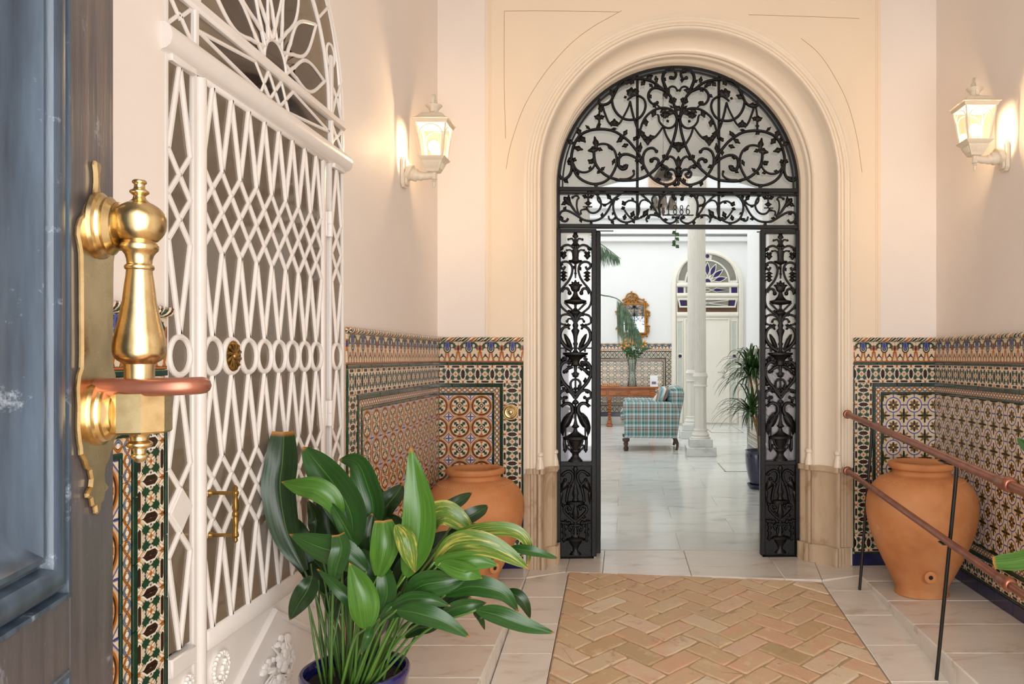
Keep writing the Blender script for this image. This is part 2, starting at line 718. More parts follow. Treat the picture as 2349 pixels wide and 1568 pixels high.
def emit(name, c, st):
    m = bpy.data.materials.new(name)
    m.use_nodes = True
    b = m.node_tree.nodes['Principled BSDF']
    b.inputs['Base Color'].default_value = c
    b.inputs['Emission Color'].default_value = c
    b.inputs['Emission Strength'].default_value = st
    return m


BULB = emit('glowing_bulb', (1, .78, .5, 1), 28)

# ---- glazed tile patterns; u, v run from -1 to 1 over one tile
TC = dict(cream=lin(226, 190, 152), cream2=lin(232, 212, 184), amber=lin(172, 100, 36), brown=lin(52, 28, 20), green=lin(30, 66, 46), dgreen=lin(18, 44, 36),
          blue=lin(86, 92, 152), navy=lin(48, 54, 120), olive=lin(134, 96, 34), white=lin(234, 214, 184), slate=lin(104, 122, 150), orange=lin(206, 132, 60),
          teal=lin(66, 112, 104), pale=lin(240, 230, 212), tan=lin(188, 146, 104))


def tile_mat(name, hx, hz, fn, bg='cream', rough=.27):
    M = Mat(name, rough, 0, .45, .08)
    x, y, z = M.xyz()
    u, v = x / hx, z / hz
    st = {'c': M.mix(TC[bg], tuple(c * .82 for c in TC[bg][:3]) + (1,), M.rnd())}

    def lay(c, e, soft=.035):
        st['c'] = M.mix(st['c'], TC[c], e.inside(soft))
    fn(M, u, v, lay)
    wear = M.noise(60, 4)
    c = M.mix(st['c'], TC['cream'], ((wear - .62) * 4).mx(0).mn(.5))
    M.color(c)
    M.bump(M.noise(18, 2), .12, .004)
    return M.m


def pat_rosette(M, u, v, lay):
    a, b = abs(u), abs(v)
    r = hyp(u, v)
    d = (1 - a) + (1 - b)
    lay('blue', d - .5)
    lay('cream2', d - .4)
    lay('blue', ((1 - a).mn(1 - b) - .06).mx(d - .34))
    lay('amber', r - .96)
    lay('brown', r - .86)
    lay('amber', r - .775)
    lay('cream2', r - .735)
    s, t = (a + b) * .7071, abs(a - b) * .7071
    lay('green', (t - .12 - (s * 26).sin() * .05).mx(abs(s - .46) - .23))
    lo, hi = a.mx(b), a.mn(b)
    lay('amber', (hi - .035 - (lo - .5).mx(0) * .55).mx(lo - .72))
    lay('brown', r - .17)
    lay('cream2', r - .08)


def pat_flower(M, u, v, lay):
    a, b = abs(u), abs(v)
    r = hyp(u, v)
    lo, hi = a.mx(b), a.mn(b)
    th = v.m('ARCTAN2', u)
    lay('blue', (hi - .055).mx(.7 - lo))
    lay('blue', r - .74)
    lay('cream2', r - .63)
    pet = r - .43 - (th * 8).cos() * .085
    lay('olive', pet)
    lay('dgreen', pet.mx((th * 4).cos() * -1 + .3))
    lay('brown', r - .15)
    lay('cream2', r - .08)
    p, q = 1 - a, 1 - b
    rr = hyp(p, q)
    t2 = q.m('ARCTAN2', p)
    pet2 = rr - .44 - (t2 * 8).cos() * .13
    lay('olive', pet2)
    lay('dgreen', (p.mn(q) - .12 + rr * .07).mx(rr - .68).mx(.12 - rr))
    lay('brown', rr - .1)


def pat_star(M, u, v, lay):
    a, b = abs(u), abs(v)
    for s in (abs(a - b * .95), abs(a + b - 1.08)):
        lay('tan', s - .17)
        lay('pale', s - .085)
    sx, sz = abs(a - .43), abs(b - .37)
    q = sx.mx(1e-3).pw(.62) + sz.mx(1e-3).pw(.62)
    q2 = ((sx + sz) * .7071).mx(1e-3).pw(.62) + (abs(sx - sz) * .7071).mx(1e-3).pw(.62)
    lay('green', q - .64, .08)
    lay('green', q2 - .56, .08)
    vx = 1 - a
    lay('pale', (vx - .38).mx(vx + b - .68))
    lay('brown', (vx - .27).mx(vx + b - .56))
    vz = abs(b - .82)
    lay('pale', (vz - .17).mx(vz + a - .66))
    lay('brown', (vz - .12).mx(vz + a - .56))
    lay('amber', hyp(a, b) - .12)
    lay('amber', hyp(1 - a, b - .86) - .15)
    lay('navy', hyp(a - .0, b - .40) - .06)
    lay('navy', hyp(a - .62, b) - .06)


def pat_crest(M, u, v, lay):
    a = abs(u)
    d = abs(a - .5)
    p = 1 - a
    # dark ogee arches and the amber stems between them
    lay('brown', (abs(v + .36 + d * d * 3.2 + d * .25) - .08).mx(d - .37).mx(v * -1 - .95))
    lay('brown', hyp(d, v + .27) - .095)
    lay('amber', (abs(a - .1 - (v + .05) * (v + .05) * .3) - .085).mx(v + .04).mx(v * -1 - .93))
    lay('amber', (abs(p - .1 - (v - .05) * (v - .05) * .22) - .085).mx(v - .02).mx(v * -1 - .93))
    lay('brown', abs(v + .93) - .07)
    lay('amber', abs(v + .93) - .04)
    lay('amber', hyp(p, v - .42) - .24)
    lay('amber', hyp(p - .22, v - .26) - .13)
    lay('amber', (p - .11).mx(abs(v - .12) - .25))
    lay('brown', hyp(p * 2.1, v - .36) - .21)
    lay('navy', hyp(p * 2.2, v - .36) - .17)
    # leafy arms, tulip cup, blue bloom
    lay('dgreen', (abs(hyp(a - .42, (v - .58) * .75) - .2) - .075).mx(.35 - v))
    lay('green', hyp((a - .66 - (v * 24).sin() * .035) * 1.9, v - .55) - .27)
    bowl = (hyp(u, (v - .3) * .85) - .34).mx(v - .32)
    side = (a - .33).mx(abs(v - .6) - .34)
    lay('dgreen', bowl.mn(side))
    lay('pale', hyp(a * 1.15, (v - .34) * .85).mx((v - .8) * .3) - .265)
    lay('dgreen', hyp(a * 1.2, (v - .36) * .85) - .24)
    lay('blue', hyp(a * 1.15 + (v * 34).sin() * .03, (v - .62) * .62) - .235)
    lay('navy', hyp(a * 2.4, (v - .62) * .8) - .2)
    lay('amber', hyp(u, v - .24) - .075)


def pat_guilloche(M, u, v, lay):
    w = (u * PI).sin() * .66
    a = u.m('PINGPONG', 1.0)
    lay('brown', abs(v - w) - .25)
    lay('slate', abs(v - w) - .17)
    lay('brown', abs(v + w) - .25)
    lay('amber', abs(v + w) - .17)
    lay('brown', hyp((a - .5) * 1.94, v) - .44)
    lay('pale', hyp((a - .5) * 1.94, v) - .38)


def pat_court(M, u, v, lay):
    a, b = abs(u), abs(v)
    lay('dgreen', abs(a - b) - .17)
    lay('teal', abs(a - b) - .13)
    lay('pale', abs(a - b) - .045)
    lay('orange', hyp(a - .02, b - .62) - .19)
    lay('white', hyp(a, b - .62) - .1)
    lay('dgreen', (abs(hyp(a - .72, b) - .2) - .07))
    lay('olive', hyp(a - .5, b - .5) - .13)
    lay('dgreen', hyp(1 - a, 1 - b) - .3)
    lay('white', hyp(1 - a, 1 - b) - .2)
    lay('slate', hyp(u, v) - .24)
    lay('white', hyp(u, v) - .14)


TH = .06875
TM = {
    'rosette': tile_mat('rosette_tile_glaze', TH, TH, pat_rosette),
    'flower': tile_mat('flower_tile_glaze', TH, TH, pat_flower, 'cream2'),
    'court': tile_mat('star_tile_glaze', TH, TH, pat_court, 'pale'),
    'star': tile_mat('strapwork_border_glaze', .04625, .0585, pat_star, 'cream2'),
    'star_pale': tile_mat('pale_strapwork_glaze', .04625, .0585, pat_star, 'pale'),
    'crest_pale': tile_mat('pale_crested_glaze', TH, .0665, pat_crest, 'pale'),
    'crest': tile_mat('crested_tile_glaze', TH, .0665, pat_crest, 'cream2'),
    'guilloche': tile_mat('interlace_band_glaze', .034, .0175, pat_guilloche),
}


def rope_mat():
    M = Mat('twisted_rope_glaze', .15, 0, .5, .3)
    x, y, z = M.xyz()
    th = z.m('ARCTAN2', y + .0165) * (1 / (2 * PI))
    f = (x * (1 / .1) + th + 10).fract()
    c = M.ramp(f, [(0, TC['cream2']), (.14, TC['amber']), (.36, TC['cream2']), (.44, TC['brown']), (.54, TC['cream2']), (.62, TC['green']), (.82, TC['cream2']), (.9, TC['brown'])], 'CONSTANT')
    M.color(c)
    return M.m


ROPE = rope_mat()


def plaid():
    M = Mat('teal_and_brown_plaid_cloth', .85)
    x, y, z = M.xyz()
    s, t = x + y * .9, z + y * .15

    def band(e, per):
        f = (e * (1 / per) + 10).fract()
        return M.ramp(f, [(0, lin(140, 190, 190)), (.16, lin(40, 100, 104)), (.34, lin(128, 182, 182)), (.44, lin(200, 176, 162)), (.54, lin(104, 62, 50)), (.68, lin(190, 168, 156)),
                          (.76, lin(72, 132, 134)), (.9, lin(214, 226, 226))], 'EASE')
    c = M.mix(band(s, .105), band(t, .16), .5)
    M.color(c)
    M.bump(M.noise(300, 2), .3, .002)
    return M.m


PLAID = plaid()


def striped():
    M = Mat('striped_cushion_cloth', .85)
    x, y, z = M.xyz()
    f = ((x + z * .4) * (1 / .11) + 10).fract()
    M.color(M.ramp(f, [(0, lin(150, 186, 190)), (.3, lin(214, 206, 198)), (.5, lin(120, 92, 84)), (.65, lin(176, 150, 136)), (.8, lin(100, 140, 146))], 'EASE'))
    return M.m


STRIPE = striped()
# ================================================================ the setting
XL, YB, XR = -1.18, 5.12, 2.03
TILT = rad(2.0)


def bw(u, w=0.0, z=0.0):
    """a point of the far wall: u along it, w behind its face"""
    return (XL + u * math.cos(TILT) - w * math.sin(TILT), YB + u * math.sin(TILT) + w * math.cos(TILT), z)


def struct(name, bm, m, parent=None, loc=(0, 0, 0), rot=(0, 0, 0), ang=38, **kw):
    o = bm.build(name, m, parent, loc, rot, ang, **kw)
    if parent is None:
        o['kind'] = 'structure'
    return o


def fan(b, uc, r, zs, u0, u1, z1, y, n=40):
    """the flat sheet between an arch and the rectangle around it"""
    arc = [(uc + r * math.cos(PI - PI * i / n), zs + r * math.sin(PI * i / n)) for i in range(n + 1)]
    top = []
    for i in range(n + 1):
        c, s_ = math.cos(PI - PI * i / n), math.sin(PI * i / n)
        k = max(abs(c) / ((uc - u0) if c < 0 else (u1 - uc)), abs(s_) / (z1 - zs))
        top.append((uc + c / k, y, zs + s_ / k))
    b.add([(p[0], y, p[1]) for p in arc] + top, [(i, i + 1, n + 2 + i, n + 1 + i) for i in range(n)])
    for cx in (u0, u1):
        for j in range(n):
            if (abs(top[j][0] - cx) < 1e-6) != (abs(top[j + 1][0] - cx) < 1e-6):
                b.add([top[j], top[j + 1], (cx, y, z1)], [(0, 1, 2)])
    return arc


def arch_wall(W, H, uc, r, zs, t):
    """a wall W long and H high (x, z), t thick to the back, with an arched opening"""
    b = MB()
    for y in (0, t):
        b.add([(0, y, 0), (uc - r, y, 0), (uc - r, y, zs), (0, y, zs)], [(0, 1, 2, 3)])
        b.add([(W, y, 0), (uc + r, y, 0), (uc + r, y, zs), (W, y, zs)], [(3, 2, 1, 0)])
        arc = fan(b, uc, r, zs, 0, W, H, y)
    path = [(uc - r, 0)] + arc + [(uc + r, 0)]
    b.add([(p[0], y, p[1]) for p in path for y in (0, t)], [(2 * i, 2 * i + 1, 2 * i + 3, 2 * i + 2) for i in range(len(path) - 1)])
    out = [(0, 0), (0, H), (W, H), (W, 0)]
    b.add([(p[0], y, p[1]) for p in out for y in (0, t)], [(0, 1, 3, 2), (2, 3, 5, 4), (4, 5, 7, 6)])
    return b


def arch_path(uc, r, zs, z0, n=48):
    return [(uc - r, z0)] + [(uc + r * math.cos(PI - PI * i / n), zs + r * math.sin(PI * i / n)) for i in range(n + 1)] + [(uc + r, z0)]


CEIL_Z = 4.15
BACKW = (XR - XL) / math.cos(TILT)
GU, GZ = 1.56, 2.486            # centre and springing of the gate arch
SH = .045                       # the outer mouldings sit a little to the right of the gate
mc = lambda w: GU + SH * min(1.0, max(0.0, 1 - w / .2))
# --- far wall with the arched doorway and its mouldings
wb = struct('wall_back', arch_wall(BACKW, CEIL_Z, GU, 1.0, GZ, .5), WHITE_WALL, None, bw(0), (0, 0, TILT), 20)
MOULD = [(1.06, 0), (1.06, -.014), (1.04, -.018), (1.034, -.01), (1.022, -.01), (1.016, -.02), (1.002, -.02), (.996, -.008), (.982, -.008),
         (.978, -.024), (.968, -.036), (.955, -.036), (.946, -.024), (.944, -.008), (.938, .004), (.934, .03), (.922, .058), (.9, .084), (.874, .1), (.862, .104),
         (.86, .096), (.852, .092), (.846, .1), (.846, .122), (.836, .13), (.832, .15), (.838, .162), (.832, .178), (.822, .186), (.816, .2), (.816, .5)]


def moulding(prof, z0, z1, side=None, off=0.0):
    b = MB()
    if side is None:
        paths = [[(p[0], w, p[1]) for p in arch_path(mc(w), r, GZ, z0)] for r, w in prof]
    else:
        paths = [[(mc(w) + side * (r - off), w - off, z) for z in (z0, z1)] for r, w in prof]
    m = len(paths[0])
    vs = [V(p) for q in paths for p in q]
    fs = [(i * m + k, i * m + k + 1, (i + 1) * m + k + 1, (i + 1) * m + k) for i in range(len(paths) - 1) for k in range(m - 1)]
    if side is not None:
        nn = len(paths)
        fs.append(tuple(i * m + m - 1 for i in range(nn)))
        fs.append(tuple(i * m for i in range(nn)))
    return b.add(vs, fs)


tr = moulding(MOULD, .63, 0).build('trim_1', STUCCO, None, bw(0), (0, 0, TILT), 30, kind='structure', label='cream moulded plaster surround of the arched iron doorway')
# half-round feet where the two thin shafts of the surround end
for sd in (-1, 1):
    for rr, ww in ((.955, -.02), (.84, .135)):
        MB().lathe([(.016, .74), (.024, .732), (.024, .718), (.017, .71), (.019, .69), (.027, .66), (.029, .632)], 14, (mc(ww) + sd * rr, ww, 0)).build('shaft_foot', STUCCO, tr)
PL = MOULD[:-1] + [(.816, .22)]
for k, sd in enumerate((-1, 1)):
    pl = struct('trim_%d' % (k + 2), moulding(PL, .115, .602, sd, .004), PLINTH, None, bw(0), (0, 0, TILT), 30)
    pl['label'] = 'tan marble plinth of the arch surround at its %s foot' % ('left', 'right')[k]
    moulding(PL, .602, .635, sd, .02).build('ledge', PLINTH, pl)
    moulding(PL, 0, .12, sd, .026).build('base_block', PLINTH, pl)
# --- the slightly proud cream panel around the arch
def arch_panel(u0, u1, z0, z1, y0, y1):
    b = MB()
    r = 1.05
    uc = GU + SH
    b.add([(u0, y0, z0), (uc - r, y0, z0), (uc - r, y0, GZ), (u0, y0, GZ)], [(0, 1, 2, 3)])
    b.add([(uc + r, y0, z0), (u1, y0, z0), (u1, y0, GZ), (uc + r, y0, GZ)], [(0, 1, 2, 3)])
    fan(b, uc, r, GZ, u0, u1, z1, y0)
    pts = [(u0, z0), (u0, z1), (u1, z1), (u1, z0)]
    b.add([(p[0], y, p[1]) for p in pts for y in (y0, y1)], [(0, 1, 3, 2), (2, 3, 5, 4), (4, 5, 7, 6)])
    return b


U0, U1 = .305, 2.845
panel = struct('trim_4', arch_panel(U0, U1, 1.4, 4.12, -.008, .002), CREAM_WALL, None, bw(0), (0, 0, TILT), 20)
for u in (U0 + .02, U0 + .033, U1 - .02, U1 - .033):
    MB().box((u, -.009, 2.75), (.004, .006, 2.7)).build('panel_groove', CREAM_WALL, panel)
for k, pts in enumerate([[(1161, 389), (1170, 340), (1191, 274), (1213, 226), (1245, 176), (1275, 138), (1313, 98), (1360, 62), (1426, 24)], [(1157, 29), (1250, 27), (1418, 27)], [(1157, 29), (1157, 200), (1160, 320)],
                         [(1718, 29), (1850, 31), (1976, 34)], [(1982, 391), (1970, 310), (1948, 230), (1915, 165), (1880, 115), (1840, 82)]]):
    P = []
    for x, y in pts:
        u = (x - 1430) * (5.17 if x > 1557 else 5.13) / F - XL
        P.append((u, -.008, EYE + (820 - y) * 5.15 / F))
    MB().tube(cr(P, 5), .0018, 5).build('incised_line', INCISED, panel)

# --- left wall with the arched opening of the white door, right wall, front, ceiling
DY0, DW = 2.075, 1.33           # where the white door's frame starts along the left wall
LW = YB + .5
lw = struct('wall_left', arch_wall(LW + .3, CEIL_Z, DY0 + DW / 2 + .3, DW / 2, 2.33, .18), WHITE_WALL, None, (XL, -.3, 0), (0, 0, PI / 2), 20)
rw = struct('wall_right', MB().box((XR + .1, 2.6, CEIL_Z / 2), (.2, 5.9, CEIL_Z)), WHITE_WALL)
fw = MB()
fw.box((-.82, -.2, 2.0), (.88, .3, 4.6)).box((1.78, -.2, 2.0), (.5, .3, 4.6)).box((.57, -.2, 3.6), (1.92, .3, 1.2))
struct('wall_front', fw, WHITE_WALL)
struct('ceiling', MB().box((.45, 2.65, CEIL_Z + .06), (3.7, 6.4, .12)), CEIL)

# --- floors: ramp, platforms, threshold
SL = .0822
rz = lambda y: -SL * max(0.0, 5.0 - y)


def slab(name, poly, zf, thick, m, parent, gap=.0012, bev=.003, jit=.0006):
    """one paving piece: (x, y) outline at height zf(y), edges eased"""
    p0 = inset(poly, gap)
    p1 = inset(poly, gap + bev)
    dz = random.uniform(-jit, jit)
    cx = sum(p[0] for p in poly) / len(poly)
    cy = sum(p[1] for p in poly) / len(poly)
    n = len(poly)
    c = V((cx, cy, zf(cy)))
    vs = [V((x, y, zf(y) + dz)) - c for x, y in p1] + [V((x, y, zf(y) + dz - bev)) - c for x, y in p0] + [V((x, y, zf(y) - thick)) - c for x, y in p0]
    fs = [tuple(range(n))]
    for k in range(n):
        j = (k + 1) % n
        fs += [(n + k, n + j, j, k), (2 * n + k, 2 * n + j, n + j, n + k)]
    return MB().add(vs, fs).build(name, m, parent, c, ang=30)


XN_R, XN_L = 1.456, -.595
fl = MB()
fl.add([(XN_L - .02, -1.5, rz(-1.5) - .03), (XN_R + .05, -1.5, rz(-1.5) - .03), (XN_R + .05, 5.7, -.03), (XN_L - .02, 5.7, -.03), (XN_L - .02, 5.0, -.03), (XN_R + .05, 5.0, -.03)], [(0, 1, 5, 4), (4, 5, 2, 3)])
floor = struct('floor', fl, MORTAR, ang=0)
# threshold in front of and inside the gate
mat_l, mat_r = (-.344, 5.05), (1.2, 4.87)
yk = lambda x: mat_l[1] + (x - mat_l[0]) * (mat_r[1] - mat_l[1]) / (mat_r[0] - mat_l[0])
xs = [-.36, -.13, .42, .98, 1.2]
for a, b in zip(xs[:-1], xs[1:]):
    slab('threshold_slab', [(a, max(yk(a), 4.86)), (b, yk(b)), (b + (.0 if b < 1.1 else .1), 5.62), (a, 5.62)], lambda y: 0, .03, MARBLE, floor)
slab('threshold_slab', [(XN_L, 4.92), (-.36, 5.05), (-.36, 5.62), (XN_L, 5.62)], lambda y: 0, .03, MARBLE, floor)
slab('threshold_slab', [(1.2, 4.87), (XN_R + .02, 4.98), (XN_R + .02, 5.62), (1.3, 5.62)], lambda y: 0, .03, MARBLE, floor)
# border slabs that follow the ramp
cuts_r = [4.87, 4.72, 4.365, 3.994, 3.62, 3.25, 2.88, 2.5]
cuts_l = [4.97, 4.62, 4.25, 3.9, 3.55, 3.18, 2.82, 2.45]
for a, b in zip(cuts_r[:-1], cuts_r[1:]):
    slab('border_slab', [(1.2, b), (XN_R + .02, b), (XN_R + .02, a if a < 4.8 else 4.98), (1.2, a)], rz, .03, MARBLE, floor)
for a, b in zip(cuts_l[:-1], cuts_l[1:]):
    slab('border_slab', [(XN_L, b), (-.344, b), (-.344, a if a < 4.9 else 5.05), (XN_L, a if a < 4.9 else 4.92)], rz, .03, MARBLE, floor)


# herringbone brick mat
def clip(poly, q):
    """the part of poly inside the convex outline q (counter-clockwise)"""
    for i in range(len(q)):
        a, b = V(q[i]), V(q[(i + 1) % len(q)])
        e = b - a
        ins = lambda p: e.x * (p[1] - a.y) - e.y * (p[0] - a.x) >= 0
        out = []
        for k in range(len(poly)):
            p, r = poly[k - 1], poly[k]
            if ins(p) != ins(r):
                d0 = e.x * (p[1] - a.y) - e.y * (p[0] - a.x)
                d1 = e.x * (r[1] - a.y) - e.y * (r[0] - a.x)
                t = d0 / (d0 - d1)
                out.append((p[0] + (r[0] - p[0]) * t, p[1] + (r[1] - p[1]) * t))
            if ins(r):
                out.append(r)
        poly = out
        if len(poly) < 3:
            return []
    return poly


mo = MB().add([(x, y, rz(y) - .0055) for x, y in ((-.342, 1.5), (1.198, 1.5), (1.198, 4.872), (-.342, 5.045))], [(0, 1, 2, 3)]).build('mortar_bed', MORTAR, floor, ang=0)
BRK = .125
quad = [(-.34, 2.3), (1.196, 2.3), (mat_r[0] - .004, mat_r[1] - .004), (mat_l[0] + .004, mat_l[1] - .004)]
c45 = math.cos(PI / 4)
for i in range(-4, 40):
    for j in range(-30, 24):
        k = (i - j) % 4
        if k == 0:
            q = [(i, j), (i + 2, j), (i + 2, j + 1), (i, j + 1)]
        elif k == 3:
            q = [(i, j), (i + 1, j), (i + 1, j + 2), (i, j + 2)]
        else:
            continue
        P = []
        qi = inset(q, .045)
        for m_ in range(4):
            p0, p1 = V(qi[m_]), V(qi[(m_ + 1) % 4])
            L = (p1 - p0).length
            for t in ((.025, .27, .5, .73, .975) if L > 1.2 else (.05, .5, .95)):
                w_ = p0.lerp(p1, t)
                x, y = w_.x + random.uniform(-.036, .036), w_.y + random.uniform(-.036, .036)
                P.append((-.5 + (x - y) * c45 * BRK, 2.1 + (x + y) * c45 * BRK))
        P = clip(P, quad)
        if len(P) < 3:
            continue
        ar = abs(sum(P[m][0] * P[(m + 1) % len(P)][1] - P[(m + 1) % len(P)][0] * P[m][1] for m in range(len(P)))) / 2
        if ar < .0012:
            continue
        slab('brick', P, lambda y: rz(y) - .0005, .03, BRICK, floor, .0003, .006, .0018)

# raised marble platforms along both walls
for side in (-1, 1):
    if side < 0:
        x0, x1 = XL - .02, XN_L
        cy = [5.14, 4.9, 4.52, 4.14, 3.76, 3.38, 3.0, 2.62, 2.2]
    else:
        x0, x1 = XN_R, XR + .02
        cy = [5.3, 4.84, 4.45, 4.06, 3.66, 3.27, 2.88, 2.5, 2.2]
    pf = MB()
    xa, xb = (x0, x1 - .014) if side < 0 else (x0 + .014, x1)
    pf.box(((xa + xb) / 2, 2.2, -.25), (xb - xa, 6.0, .44))
    P = struct('floor_%s' % ('left', 'right')[side > 0], pf, MARBLE, ang=0)
    P['label'] = 'raised marble platform along the %s wall' % ('left', 'right')[side > 0]
    for a, b in zip(cy[:-1], cy[1:]):
        slab('platform_slab', [(x0, b), (x1, b), (x1, a), (x0, a)], lambda y: 0, .03, MARBLE, P, .001, .006)
    rx = x1 - .012 if side < 0 else x0 + .012
    for a, b in zip(cy[:-1], cy[1:]):
        a, b = a - .12, b - .12
        MB().box((rx, (a + b) / 2, -.17), (.02, a - b - .002, .28), .001).build('riser_slab', MARBLE, P)

# ================================================================ tiled dados
TILE_CACHE = {}


def tile(mkey, x0, x1, z0, z1, m, depth=.01, bev=.0022):
    """a bevelled glazed piece whose pattern stays centred on its origin; cut pieces share the pattern"""
    key = (mkey, round(x0, 4), round(x1, 4), round(z0, 4), round(z1, 4))
    if key not in TILE_CACHE:
        g = .0006
        po = [(x0 + g, z0 + g), (x1 - g, z0 + g), (x1 - g, z1 - g), (x0 + g, z1 - g)]
        pi_ = inset(po, bev)
        vs = [(p[0], -depth, p[1]) for p in pi_] + [(p[0], -depth + bev * .7, p[1]) for p in po] + [(p[0], 0.0, p[1]) for p in po]
        fs = [(0, 1, 2, 3)]
        for k in range(4):
            j = (k + 1) % 4
            fs += [(k, 4 + k, 4 + j, j), (4 + k, 8 + k, 8 + j, 4 + j)]
        TILE_CACHE[key] = MB().add(vs, fs).mesh(mkey, m, 25)
    return TILE_CACHE[key]


def place(nm, me, x, z, root, ry=0.0):
    put(nm, me, root, (x, random.uniform(-.0016, -.0006), z), (random.uniform(-.004, .004), ry, random.uniform(-.004, .004)))


def run(nm, mkey, m, a, b, z, p, h, root, vert=False, depth=.01):
    """a row of pieces p long and h wide from a to b (upwards when vert), the last one cut"""
    t = a
    sgn = 1 if b > a else -1
    while (b - t) * sgn > .004:
        L = min(p, abs(b - t))
        lo = -p / 2 if sgn > 0 else p / 2 - L
        me = tile(mkey, lo, lo + L, -h / 2, h / 2, m, depth)
        c = t + sgn * p / 2
        if vert:
            place(nm, me, z, c, root, -PI / 2)
        else:
            place(nm, me, c, z, root)
        t += sgn * p


def dado(label, L, loc, rz_, field, left=False, right=False, base=True, phase=0.0, rope=True):
    root = thing('tile_dado', label, 'tile dado', loc, rz_)
    MB().box((L / 2, -.0025, .74), (L, .005, 1.46)).build('grout_bed', GROUT, root)
    z = 0.0
    bd = .196
    zs = {}
    for nm, h in (('base', .075), ('l1', .014), ('b1', .117), ('l2', .024), ('g1', .035), ('l3', .014), ('field', .825), ('l4', .014), ('g2', .035), ('l5', .024), ('b2', .117), ('l6', .016), ('crest', .133), ('rope', .026)):
        zs[nm] = (z, z + h)
        z += h
    mid = lambda k: (zs[k][0] + zs[k][1]) / 2
    # offsets of the frame from a bordered end: edge listel, star border, listel, interlace, listel
    e0, e1, e2, e3, e4 = .012, .13, .15, .185, .197
    lo = {k: (v if left else 0) for k, v in zip('01234', (e0, e1, e2, e3, e4))}
    hi = {k: L - (v if right else 0) for k, v in zip('01234', (e0, e1, e2, e3, e4))}
    rev = right and not left
    SM = TM['star_pale' if field == 'court' else 'star']

    def row(nm, mk, m, a, b, k, p, h, d=.01):
        run(nm, mk, m, b if rev else a, a if rev else b, mid(k), p, h, root, False, d)
    if base:
        row('base_tile', 'base_tile', BLUE_TILE, 0, L, 'base', .21, .075, .013)
    row('crest_tile', 'crest_tile' + field[:1], TM['crest_pale' if field == 'court' else 'crest'], 0, L, 'crest', .1375, .133, .011)
    row('listel', 'listel_a', GREEN_TILE, 0, L, 'l6', .16, .016, .013)
    row('listel', 'listel_b', GREEN_TILE, lo['0'], hi['0'], 'l1', .16, .014, .013)
    for k in ('b1', 'b2'):
        row('border_tile', 'border_tile' + field[:1], SM, lo['0'], hi['0'], k, .0925, .117)
    for k in ('l2', 'l5'):
        row('listel', 'listel_c', GREEN_TILE, lo['1'], hi['1'], k, .16, .024, .014)
    for k in ('g1', 'g2'):
        row('interlace_tile', 'interlace_tile', TM['guilloche'], lo['2'], hi['2'], k, .136, .035)
    for k in ('l3', 'l4'):
        row('listel', 'listel_d', GREEN_TILE, lo['3'], hi['3'], k, .16, .014, .013)
    for on, sgn, end in ((left, 1, 0.0), (right, -1, L)):
        if not on:
            continue
        X = lambda v: end + sgn * v
        run('listel', 'listel_e', GREEN_TILE, .089, 1.29, X(.006), .16, .012, root, True, .013)
        run('border_tile', 'border_tile' + field[:1], SM, zs['l2'][0], zs['b2'][0], X(.071), .0925, .117, root, True)
        run('listel', 'listel_f', GREEN_TILE, zs['l2'][0], zs['l5'][1], X(.14), .16, .02, root, True, .0145)
        run('interlace_tile', 'interlace_tile', TM['guilloche'], zs['g1'][0], zs['g2'][1], X(.1675), .136, .035, root, True, .0105)
        run('listel', 'listel_e', GREEN_TILE, zs['l3'][0], zs['l4'][1], X(.191), .16, .012, root, True, .0135)
    p = .1375
    fz = zs['field'][0]
    a, b = lo['4'], hi['4']
    for i in range(6):
        zz = fz + p * (i + .5)
        t = b if rev else a
        while True:
            Ln = min(p, (t - a) if rev else (b - t))
            if Ln < .006:
                break
            if rev:
                me = tile(field, p / 2 - Ln, p / 2, -p / 2, p / 2, TM[field])
                place('field_tile', me, t - p / 2, zz, root)
                t -= p
            else:
                me = tile(field, -p / 2, -p / 2 + Ln, -p / 2, p / 2, TM[field])
                place('field_tile', me, t + p / 2, zz, root)
                t += p
    # twisted rope along the top
    t = 0.0
    while rope and t < L - .01:
        Ln = min(.14, L - t)
        n = max(6, int(Ln / .007))
        b_ = MB()
        vs, fs = [], []
        for i in range(n + 1):
            x = Ln * i / n
            for k in range(12):
                th = 2 * PI * k / 12
                r = .0135 * (1 + .16 * math.cos(2 * th + 4 * PI * x / .1))
                vs.append((x, r * math.cos(th) - .0165, r * math.sin(th)))
        for i in range(n):
            for k in range(12):
                fs.append((i * 12 + k, (i + 1) * 12 + k, (i + 1) * 12 + (k + 1) % 12, i * 12 + (k + 1) % 12))
        fs += [tuple(range(12)), tuple(n * 12 + k for k in range(12))]
        key = ('rope', n)
        if key not in TILE_CACHE:
            TILE_CACHE[key] = b_.add(vs, fs).mesh('rope_tile', ROPE, 40)
        put('rope_tile', TILE_CACHE[key], root, (t, 0, mid('rope')))
        t += .14
    return root


DEND = DY0 + DW
dado('tiled dado with leafy amber roundels between the white lattice door and the corner', YB - DEND - .006, (XL + .001, DEND + .005, 0), PI / 2, 'rosette', left=True)
dado('narrow tiled dado with amber roundels and the brass bell push, left of the arch', .532, bw(.0125, -.001), TILT, 'rosette', right=True)
dado('tiled dado with blue ringed flowers beside the arch, behind the handrail end', .54, bw(BACKW - .5525, -.001), TILT, 'flower', left=True)
dado('long tiled dado with blue ringed flowers on the right side wall', 2.35, (XR - .001, 5.222, 0), -PI / 2, 'flower')
dado('tiled dado strip between the blue door and the white lattice door', .62, (XL + .001, DY0 - .63, 0), PI / 2, 'rosette', right=True)
